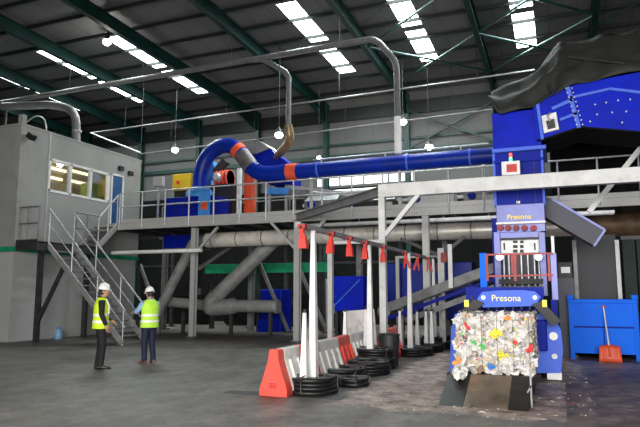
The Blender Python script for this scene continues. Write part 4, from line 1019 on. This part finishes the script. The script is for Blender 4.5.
for k in range(13):
    t = k/12*2; i = min(int(t), 1); f = t-i; row = []
    for j in range(NN):
        p = keys[i][j].lerp(keys[i+1][j], f)
        fold = (math.sin(j*.55+k*.35)*.035+noise.noise(p*1.7)*.12)*min(1, .25+j/25)-.05
        ang = math.atan2((k-9)*3.0, (j-45)+.01); rr_ = min(1, math.hypot((k-9)*3, j-45)/18)
        fold += math.sin(ang*9+noise.noise(p*.8)*3)*.07*rr_*(.2 if k == 0 else 1)
        p = p+Vector((0, -fold*.6, fold*.7*(0.3 if k == 0 else 1)))
        row.append(p)
    grid.append(row)
back = [p+Vector((0, 1.0, -1.6)) for p in grid[-1]]; grid.append(back)
b = MB(); b.add([p for r_ in grid for p in r_], [(i*NN+j, i*NN+j+1, (i+1)*NN+j+1, (i+1)*NN+j) for i in range(len(grid)-1) for j in range(NN-1)], 0, True)
o = b.build('sheet', M['tarp'], tp); sm = o.modifiers.new('thickness', 'SOLIDIFY'); sm.thickness = .02
for i_, pr in enumerate(((grid[3][26], grid[0][30]), (grid[8][36], grid[2][50]))):
    b = MB(); b.tube([pr[0]+Vector((0, -.04, .02)), pr[0].lerp(pr[1], .5)+Vector((0, -.07, .0)), pr[1]+Vector((0, -.04, 0))], .035, 6); b.build('fold', M['tarp'], tp)

# discharge chute right of the tower
dc = root('discharge_chute', (.6, 15.4, 0), 'dirty blue rectangular chute slanting down right of the baler tower', 'chute')
MB().prism(q4([(543, 196), (556, 200), (604, 229), (593, 245), (545, 217)], 15.3), (0, .7, 0)).build('trough', M['blue_dull'], dc, .01)
b = MB(); b.bar(A(552, 199, 15.28), A(605, 230, 15.28), .05, .05); b.bar(A(605, 230, 15.28), A(594, 246, 15.28), .05, .05); b.build('lip', M['lavender'], dc)
b = MB(); b.bar(A(546, 206, 15.5), A(541, 206, 15.5), .2, .3); b.build('mounting_plate', M['blue_dull'], dc)

# dark screens behind the blue skip
ds = root('dark_screen', (.9, 17.8, 0), 'dark blue-grey upright screen behind the blue skip', 'screen')
b = MB(); pbox(b, 574, 615, 232, 340, 17.9, .08); o = b
p0, p1 = A(574, 232, 17.9), A(615, 232, 17.9)
MB().box(p0.x, p1.x, 17.9, 17.98, .05, p0.z-.1).build('panel', M['dark_panel'], ds)
for px in (574, 616.5):
    c = A(px, 240, 17.85); MB().box(c.x-.05, c.x+.05, 17.8, 17.9, 0, c.z).build('post', M['lightgrey'] if px > 600 else M['galv_dull'], ds)
gd = root('green_shutter', (2.3, 18.2, 0), 'dark green folding shutter at the right edge behind the skip', 'shutter')
c = A(622, 240, 18.2)
for k in range(5): MB().box(c.x+k*.34, c.x+k*.34+.3, 18.2-.04*(k % 2), 18.26, 0, c.z).build('leaf', M['rafter'], gd)
MB().box(c.x-.04, c.x+1.75, 18.1, 18.3, c.z, c.z+.1).build('head_rail', M['galv_dark'], gd)
gx = root('grey_control_box', (-.1, 16.9, 0), 'small grey machine box between the guard post and the blue skip', 'control box')
p0, p1 = A(558, 290, 16.6), A(573, 262, 16.6)
MB().box(p0.x, p1.x, 16.7, 17.1, 0, p0.z+.3).build('pedestal', M['blue_dull'], gx)
MB().box(p0.x+.03, p1.x-.03, 16.7, 17.05, p0.z+.3, p1.z).build('head', M['dark'], gx)
b = MB(); pbox(b, 561, 570, 267, 273, 16.68, .03); b.build('panel_face', M['white'], gx)

# blue skip and shovel
sk = root('blue_skip', (.9, 17.0, 0), 'bright blue steel skip standing on the floor at the right', 'skip')
sx0, sx1, sy0, sy1, sz0, sz1 = .16, 1.64, 16.4, 17.5, .1, 1.36
b = MB(); b.box(sx0, sx1, sy0, sy0+.04, sz0, sz1); b.box(sx0, sx1, sy1-.04, sy1, sz0, sz1); b.box(sx0, sx0+.04, sy0, sy1, sz0, sz1); b.box(sx1-.04, sx1, sy0, sy1, sz0, sz1); b.box(sx0, sx1, sy0, sy1, sz0, sz0+.04); b.build('tub', M['blue_bright'], sk)
b = MB(); b.box(sx0-.04, sx1+.04, sy0-.05, sy0+.05, sz1, sz1+.09); b.box(sx0-.04, sx1+.04, sy1-.05, sy1+.05, sz1, sz1+.09); b.box(sx0-.05, sx0+.05, sy0, sy1, sz1, sz1+.09); b.box(sx1-.05, sx1+.05, sy0, sy1, sz1, sz1+.09); b.build('rim', M['blue_bright'], sk, .01)
MB().box(sx0, sx1, sy0-.03, sy0, .76, .80).build('middle_rib', M['blue_deep'], sk)
for x in (sx0+.02, sx1-.02): MB().box(x-.05, x+.05, sy0-.04, sy0+.1, 0, sz1).build('corner_post', M['blue_bright'], sk)
for x in (sx0+.02, sx1-.02): MB().box(x-.05, x+.05, sy1-.1, sy1, 0, sz0).build('leg', M['blue_bright'], sk)
for x in (sx0+.02, sx1-.02): MB().box(x-.07, x+.07, sy0-.05, sy0+.1, sz1+.09, sz1+.2).build('lifting_lug', M['blue_bright'], sk, .01)
MB().box((sx0+sx1)/2-.01, (sx0+sx1)/2+.01, sy0-.012, sy0, .15, .76).build('panel_seam', M['blue_deep'], sk)
sh = root('shovel', (.93, 15.95, 0), 'red-bladed shovel with a pale handle leaning against the blue skip', 'shovel')
h0, h1 = Vector((.97, 16.02, .38)), Vector((.92, 16.33, 1.28))
MB().cyl(h0, h1, .018, None, 10).build('handle', M['white'], sh)
b = MB(); b.cyl(h1+Vector((-.06, 0, 0)), h1+Vector((.06, 0, 0)), .018, None, 8); b.build('grip', M['red'], sh)
n_ = 7; vs = []
for j in range(5):
    v = j/4
    for i in range(n_):
        u = i/(n_-1)-.5
        vs.append((.985+u*(.50-.05*v), 15.93+.10*v-.07*(1-4*u*u)*.0+.05*(4*u*u)*-1+.05, .0+.40*v-.05*max(0, v-.75)*4*(abs(u)*2)))
b = MB(); b.add(vs, [(j*n_+i, j*n_+i+1, (j+1)*n_+i+1, (j+1)*n_+i) for j in range(4) for i in range(n_-1)], 0, True)
o = b.build('blade', M['orange'], sh); s_ = o.modifiers.new('thickness', 'SOLIDIFY'); s_.thickness = .012
b = MB(); b.cyl((.985, 15.96, .12), h0, .022, .024, 8); b.build('socket', M['orange'], sh)

# ------------------------------------------------------------------ overhead pipes, conduits and lamps
op = root('overhead_pipe', (-12, 19.5, 10.3), 'long grey pipe high under the roof with a drop to the blue duct', 'pipe')
zz = 10.45
MB().tube(bend([(-30, 19.55, zz-.15), (-5.7, 19.55, zz+.1), (-4.95, 19.55, 9.55), (-4.95, 19.55, 6.35)], .35, 5), .11, 14).build('main_pipe', M['high_pipe'], op)
MB().tube([(-4.95, 19.55, 7.6), (-4.95, 19.55, 6.3)], .12, 14).build('white_end', M['white'], op)
MB().tube(bend([(-10.6, 19.55, zz+.02), (-10.2, 19.55, zz-.0), (-9.1, 19.6, 9.75), (-9.1, 19.6, 7.7)], .3, 5), .10, 12).build('branch_pipe', M['high_pipe'], op)
MB().tube(bend([(-9.1, 19.6, 7.75), (-9.05, 19.7, 7.2), (-9.8, 20.4, 6.95), (-10.3, 21.2, 7.1), (-10.5, 21.5, 6.9)], .4, 6), .16, 12).build('brown_hose', M['brown'], op)
for x in (-28.1, -19.7, -15.75, -11.55, -7.05): MB().tube([(x, 19.55, zz), (x, 19.55, rz_(19.55)-.7)], .015, 6).build('hanger', M['dark'], op)
cables = [('upper thin conduit pipe crossing high before the back wall', (0, 100+44, 640, 73), 27.5), ('lower thin conduit pipe crossing the back wall above the girts', (140, 152, 560, 111), 28.5)]
def conduit(px, Y, r, label):
    a, b = A(px[0], px[1], Y), A(px[2], px[3], Y)
    t = root('conduit_pipe', (a+b)/2, label, 'pipe')
    MB().tube([a, b], r, 8).build('pipe', M['high_pipe'], t)
    for k in (.1, .37, .63, .9):
        p = a.lerp(b, k); MB().tube([p, (p.x, p.y, rz_(p.y)+.02)], .012, 5).build('hanger', M['dark'], t)
conduit((91, 133, 535, 70), 26.0, .045, 'thin pale conduit crossing high under the roof, uppermost of the two')
conduit((142, 154, 496, 109), 27.5, .045, 'thin pale conduit below another, crossing before the back wall')
lb = root('pipe_loop', A(110, 140, 24), 'thin white pipe loop bent back above the far end of the cabin', 'pipe')
MB().tube(bend([A(91, 133, 26), A(141, 153, 23)], .1), .04, 8).build('pipe', M['lightgrey'], lb); 
p = A(141, 153, 23); MB().tube([p, (p.x, p.y, rz_(23)-.1)], .012, 5).build('hanger', M['dark'], lb)

lampw = [((107, 42), 18.6, 'bright hanging lamp high up left beside the roof light'), ((175, 150), 25.0, 'hanging lamp above the yellow cabinet'), ((279, 135), 22.5, 'hanging lamp beside the brown hose'), ((319, 158), 26.5, 'small dim hanging lamp just above the blue duct left of centre'), ((403, 122), 25.5, 'hanging lamp right of the vertical drop pipe'), ((429, 147), 25.5, 'hanging lamp just above the blue duct near the tower')]
for (px, py), Y, lab in lampw:
    c = A(px, py, Y); top = rz_(Y)-.05
    t = root('high_bay_lamp', c, lab, 'lamp', 'high-bay lamps hanging from the roof')
    k = .6 if px == 319 else 1
    LB().lathe((0, 0, 0), [(.17*k, .08), (.15*k, .12), (.08*k, .24), (.04*k, .34)], 16).build('shade', M['dark'], t)
    LB().sphere((0, 0, -.0), .17*k, .17*k, .14*k).build('bulb', M['tube_light'], t)
    LB().tube([(0, 0, .34), (0, 0, top-c.z)], .015, 5).build('cord', M['dark'], t)
    l = bpy.data.lights.new('high_bay_light', 'POINT'); l.energy = 60; l.shadow_soft_size = .15; l.color = (1, .97, .88)
    lo = bpy.data.objects.new('high_bay_light', l); lo.location = (c.x, c.y, c.z-.3); C.objects.link(lo)

# ------------------------------------------------------------------ litter, floor strips
lt = MB(); q = random.Random(5)
lm = [bmats[0], bmats[1], bmats[2], bmats[4], bmats[5], bmats[3]]
def bit(x, y, s):
    a = q.uniform(0, 6.28); c, d = math.cos(a)*s, math.sin(a)*s; z = .004
    h = s*q.uniform(.15, .5)
    lt.add([(x-c, y-d, z), (x+d*.6, y-c*.6, z+h*.3), (x+c, y+d, z), (x-d*.6, y+c*.6, z), (x, y, z+h)], [(0, 1, 4), (1, 2, 4), (2, 3, 4), (3, 0, 4)], q.choices(range(6), (4, 4, 4, 4, 1, 3))[0])
for _ in range(170): bit(q.uniform(-2.9, .35), q.uniform(8.3, 10.2), q.choice((.012, .018, .025, .04)))
for _ in range(60): bit(q.uniform(-3.4, -1.9), q.uniform(8.6, 14), q.choice((.012, .018, .03)))
for _ in range(60): bit(q.uniform(-.2, .4), q.uniform(9.5, 14.5), q.choice((.012, .02, .035)))
for _ in range(60): bit(q.uniform(-3.6, -3.2), q.uniform(8.8, 16), q.choice((.012, .02)))
for px, py, s in ((497, 402, .06), (512, 400, .08), (482, 413, .07), (451, 402, .05), (430, 380, .05), (560, 398, .06), (556, 416, .07), (383, 369, .07), (420, 388, .04), (552, 402, .05), (470, 408, .05)):
    c = G(px, py); bit(c.x, c.y, s)
tag(lt.build('plastic_litter', lm), 'scattered scraps of plastic film on the floor around the bale chute', 'litter', None, 'stuff')
c0, c1 = G(541, 427), G(566, 360)
st1 = tag(MB().prism([(-.02, 7.6, .001), (.26, 7.6, .001), (.26, 12.0, .001), (-.02, 12.0, .001)], (0, 0, .008)).build('floor_strip', M['plate']), 'rusty flush steel strip in the floor right of the bale chute', 'floor strip')
st2 = tag(MB().prism([(-5.2, 8.75, .001), (-3.2, 8.85, .001), (-3.2, 9.2, .001), (-5.2, 9.0, .001)], (0, 0, .006)).build('rubber_mat', M['black']), 'flat black rubber strip lying under the red end of the barrier', 'mat')

# ------------------------------------------------------------------ people
def skinned(verts, edges, radii, rootv, mats, parent, extra):
    me = bpy.data.meshes.new('person_skin'); me.from_pydata(verts, edges, [])
    o = bpy.data.objects.new('tmp', me); C.objects.link(o)
    md = o.modifiers.new('skin', 'SKIN'); md.use_smooth_shade = True
    for i, r in enumerate(radii):
        sv = me.skin_vertices[0].data[i]; sv.radius = (r, r) if not isinstance(r, tuple) else r; sv.use_root = (i == rootv)
    ss = o.modifiers.new('sub', 'SUBSURF'); ss.levels = 1; ss.render_levels = 1
    bpy.context.view_layer.update()
    m2 = bpy.data.meshes.new_from_object(o.evaluated_get(bpy.context.evaluated_depsgraph_get()))
    bpy.data.objects.remove(o)
    bm = bmesh.new(); bm.from_mesh(m2)
    e = bpy.data.meshes.new('x'); e.from_pydata(extra.v, [], extra.f); e.polygons.foreach_set('material_index', extra.m); e.polygons.foreach_set('use_smooth', extra.sm)
    bm.from_mesh(e); me3 = bpy.data.meshes.new('body'); bm.to_mesh(me3); bm.free()
    for m in mats: me3.materials.append(m)
    ob = bpy.data.objects.new('body', me3); C.objects.link(ob); ob.parent = parent
    return ob

def person(loc, rz, label, hgt, suit, trousers, vestm, shoes, armL, armR, head_turn, head_tilt, stance):
    t = root('person', loc, label, 'person', None, rz)
    s = hgt/1.75
    t.scale = (s, s, s)
    # skeleton (facing +Y)
    V, E_, Rr = [], [], []
    def add(p, r, par=None):
        V.append(tuple(p)); Rr.append(r)
        if par is not None: E_.append((par, len(V)-1))
        return len(V)-1
    pel = add((0, 0, .95), .12); sp = add((0, .0, 1.15), .115, pel); chs = add((0, -.005, 1.33), .125, sp); nk0 = add((0, -.005, 1.46), .06, chs); nk = add((0, .005, 1.52), .052, nk0)
    for sgn, (knee, ank, toe) in zip((-1, 1), stance):
        hp = add((sgn*.09, 0, .88), .085, pel); kn = add(knee, .058, hp); an = add(ank, .04, kn); add(toe, .035, an)
    hands = []
    for sgn, (el, wr, hd) in zip((-1, 1), (armL, armR)):
        shd = add((sgn*.185, -.01, 1.42), .058, chs); e = add(el, .042, shd); w = add(wr, .028, e); hands.append((sgn, w, Vector(wr), Vector(hd)))
        add(Vector(wr)+Vector(hd)*.05, (.034), w)
    ex = LB()
    # hands: palm and five fingers
    for sgn, w, wr, hd in hands:
        hd = hd.normalized(); side = hd.cross(Vector((0, 0, 1)) if abs(hd.z) < .8 else Vector((1, 0, 0))).normalized(); flat = hd.cross(side)
        ex.tube([wr, wr+hd*.05, wr+hd*.095], [.026, .036, .033], 8)
        for k, ln in enumerate((.068, .078, .072, .058)):
            b0 = wr+hd*.085+side*((k-1.5)*.019)
            ex.tube([b0, b0+hd*ln*.5+flat*.006, b0+hd*ln*.85+flat*.022, b0+hd*ln+flat*.036], [.010, .009, .0085, .006], 6)
        b0 = wr+hd*.03+side*(-.03*1); ex.tube([b0, b0+hd*.03-side*.025, b0+hd*.065-side*.03+flat*.012], [.012, .011, .008], 6)
    # head turned on the neck
    HM = Matrix.Translation((0, .02, 1.57)) @ Matrix.Rotation(head_turn, 4, 'Z') @ Matrix.Rotation(head_tilt, 4, 'X')
    hm = LB()
    hm.ell([(0, .01, -.06, .045, .05), (0, .03, -.03, .055, .072), (0, .022, .02, .068, .088), (0, .012, .07, .074, .096), (0, .004, .12, .076, .099), (0, 0, .165, .066, .088), (0, 0, .195, .035, .05)], 16, 0)
    hm.loft([[(-.009, .105, .075), (.009, .105, .075), (0, .112, .08)], [(-.016, .105, .028), (.016, .105, .028), (0, .136, .034)]], 0)
    for sx in (-1, 1):
        hm.sphere((sx*.03, .096, .072), .013, .009, .008, 8, 6, 1); hm.sphere((sx*.03, .104, .072), .005, .003, .005, 6, 5, 2)
        hm.sphere((sx*.076, .0, .05), .012, .024, .034, 8, 6, 0)
    hm.sphere((0, .108, -.002), .024, .008, .007, 8, 6, 3)
    ex.add([HM @ Vector(v) for v in hm.v], hm.f, 0, True)
    for i, mi in enumerate(hm.m): ex.m[len(ex.m)-len(hm.m)+i] = mi
    skinned(V, E_, Rr, pel, [M['skin'], M['eye'], M['hair'], M['lip']], t, ex)
    def headpart(b, name, m, par=t):
        o = b.build(name, m, par); o.data.transform(HM); return o
    b = LB(); b.ell([(0, -.028, -.02, .060, .062), (0, -.02, .03, .074, .086), (0, -.012, .08, .081, .096), (0, -.008, .12, .082, .1)], 16, 0); headpart(b, 'hair', M['hair'])
    b = LB(); b.ell([(0, 0, .098, .102, .125), (0, 0, .13, .103, .124), (0, 0, .165, .097, .115), (0, 0, .20, .078, .09), (0, 0, .222, .045, .052), (0, 0, .229, .01, .012)], 20, 0)
    hat = headpart(b, 'hard_hat', M['hat'])
    b = LB(); b.ell([(0, .018, .092, .118, .150), (0, .018, .102, .118, .150), (0, .01, .108, .104, .13)], 20, 0)
    for o in (headpart(b, 'brim', M['hat'], hat),): pass
    b = LB(); b.tube([(0, -.10, .19), (0, -.05, .226), (0, .03, .232), (0, .1, .19)], .012, 6); headpart(b, 'ridge', M['hat'], hat)
    # trousers
    b = LB(); b.ell([(0, 0, .80, .155, .11), (0, -.008, .90, .175, .13), (0, 0, 1.0, .165, .12), (0, 0, 1.06, .155, .115)], 18, 0)
    for sgn, (kn, an, toe) in zip((-1, 1), stance):
        kn, an = Vector(kn), Vector(an); hp = Vector((sgn*.082, 0, .90))
        b.tube([hp, hp.lerp(kn, .45), kn, kn.lerp(an, .5), an.lerp(kn, .02)-Vector((0, 0, .035))], [.10, .095, .075, .068, .064], 12)
    b.build('trousers', trousers, t)
    for sgn, (kn, an, toe) in zip((-1, 1), stance):
        an, toe = Vector(an), Vector(toe); d = Vector((toe.x-an.x, toe.y-an.y, 0)).normalized(); b = LB()
        bk, z = an-d*.07, 0
        sd_ = Vector((-d.y, d.x, 0)); rings = []
        for u, w_, h_ in ((0, .032, .085), (.06, .042, .10), (.14, .045, .085), (.21, .05, .06), (.26, .04, .045), (.285, .015, .03)):
            c_ = bk+d*u; rings.append([(c_.x+sd_.x*w_*a, c_.y+sd_.y*w_*a, hh) for a, hh in ((-1, 0.0), (1, 0.0), (1, h_*.55), (.5, h_), (-.5, h_), (-1, h_*.55))])
        b.loft(rings); b.build('shoe', shoes, t)
    # jacket or shirt
    b = LB(); b.ell([(0, 0, .93 if suit is M['suit'] else 1.02, .180, .130), (0, 0, 1.06, .165, .122), (0, -.005, 1.2, .178, .128), (0, -.01, 1.33, .20, .132), (0, -.01, 1.42, .195, .11), (0, -.008, 1.475, .12, .075), (0, 0, 1.51, .066, .062)], 20, 0)
    for sgn, (el, wr, hd) in zip((-1, 1), (armL, armR)):
        sh_, el, wr = Vector((sgn*.165, -.01, 1.425)), Vector(el), Vector(wr)
        b.tube([sh_, sh_.lerp(el, .2), sh_.lerp(el, .6), el, el.lerp(wr, .4), wr], [.072, .072, .062, .055, .05, .04], 12)
    b.build('jacket' if suit is M['suit'] else 'shirt', suit, t)
    # hi-vis vest with reflective bands
    def ringv(z, k=0):
        zs = [(.84, .222, .178), (.95, .216, .172), (1.08, .206, .162), (1.2, .210, .160), (1.33, .220, .156), (1.40, .205, .132), (1.45, .165, .105), (1.495, .095, .082)]
        for a, b2 in zip(zs, zs[1:]):
            if a[0] <= z <= b2[0]:
                f = (z-a[0])/(b2[0]-a[0]); return (0, -.008, z, a[1]+(b2[1]-a[1])*f+k, a[2]+(b2[2]-a[2])*f+k)
    b = LB(); b.ell([ringv(z) for z in (.84, .90, .95, 1.02, 1.08, 1.2, 1.28, 1.33, 1.40, 1.45, 1.495)], 22, 0, False); vest = b.build('vest', vestm, t)
    for z in (.985, 1.125):
        b = LB(); b.ell([ringv(z-.026, .004), ringv(z+.026, .004)], 22, 0, False); b.build('reflective_band', M['reflect'], vest)
    for sx in (-1, 1):
        b = LB(); b.tube([(sx*.1, .142, 1.15), (sx*.095, .138, 1.33), (sx*.09, .08, 1.46)], .018, 6); b.build('reflective_band', M['reflect'], vest)
    return t
P1, P2 = G(99, 368.5), G(148, 363.5)
person((P1.x, P1.y, 0), R(-46), 'person in black suit, yellow safety vest and white helmet, right arm hanging down', 1.77, M['suit'], M['suit'], M['hiviz'], M['shoe_black'],
       ((-.25, .03, 1.14), (-.20, .20, .98), (.3, .8, -.3)), ((.255, -.01, 1.14), (.245, .09, .92), (-.1, .3, -1)), R(-4), R(-6),
       (((-.10, .02, .48), (-.12, -.03, .075), (-.15, .13, .03)), ((.09, .05, .48), (.10, .02, .075), (.14, .18, .03))))
person((P2.x, P2.y, 0), R(66), 'person in navy trousers, lime safety vest and white helmet, forearm raised', 1.71, M['shirt'], M['navy'], M['hiviz_green'], M['shoe'],
       ((-.25, .17, 1.2), (-.17, .41, 1.2), (.1, 1, -.15)), ((.24, .04, 1.15), (.10, .24, 1.04), (-.6, .8, .0)), R(-4), R(-14),
       (((-.10, .03, .48), (-.11, -.02, .075), (-.14, .14, .03)), ((.10, .03, .48), (.12, -.02, .075), (.16, .13, .03))))
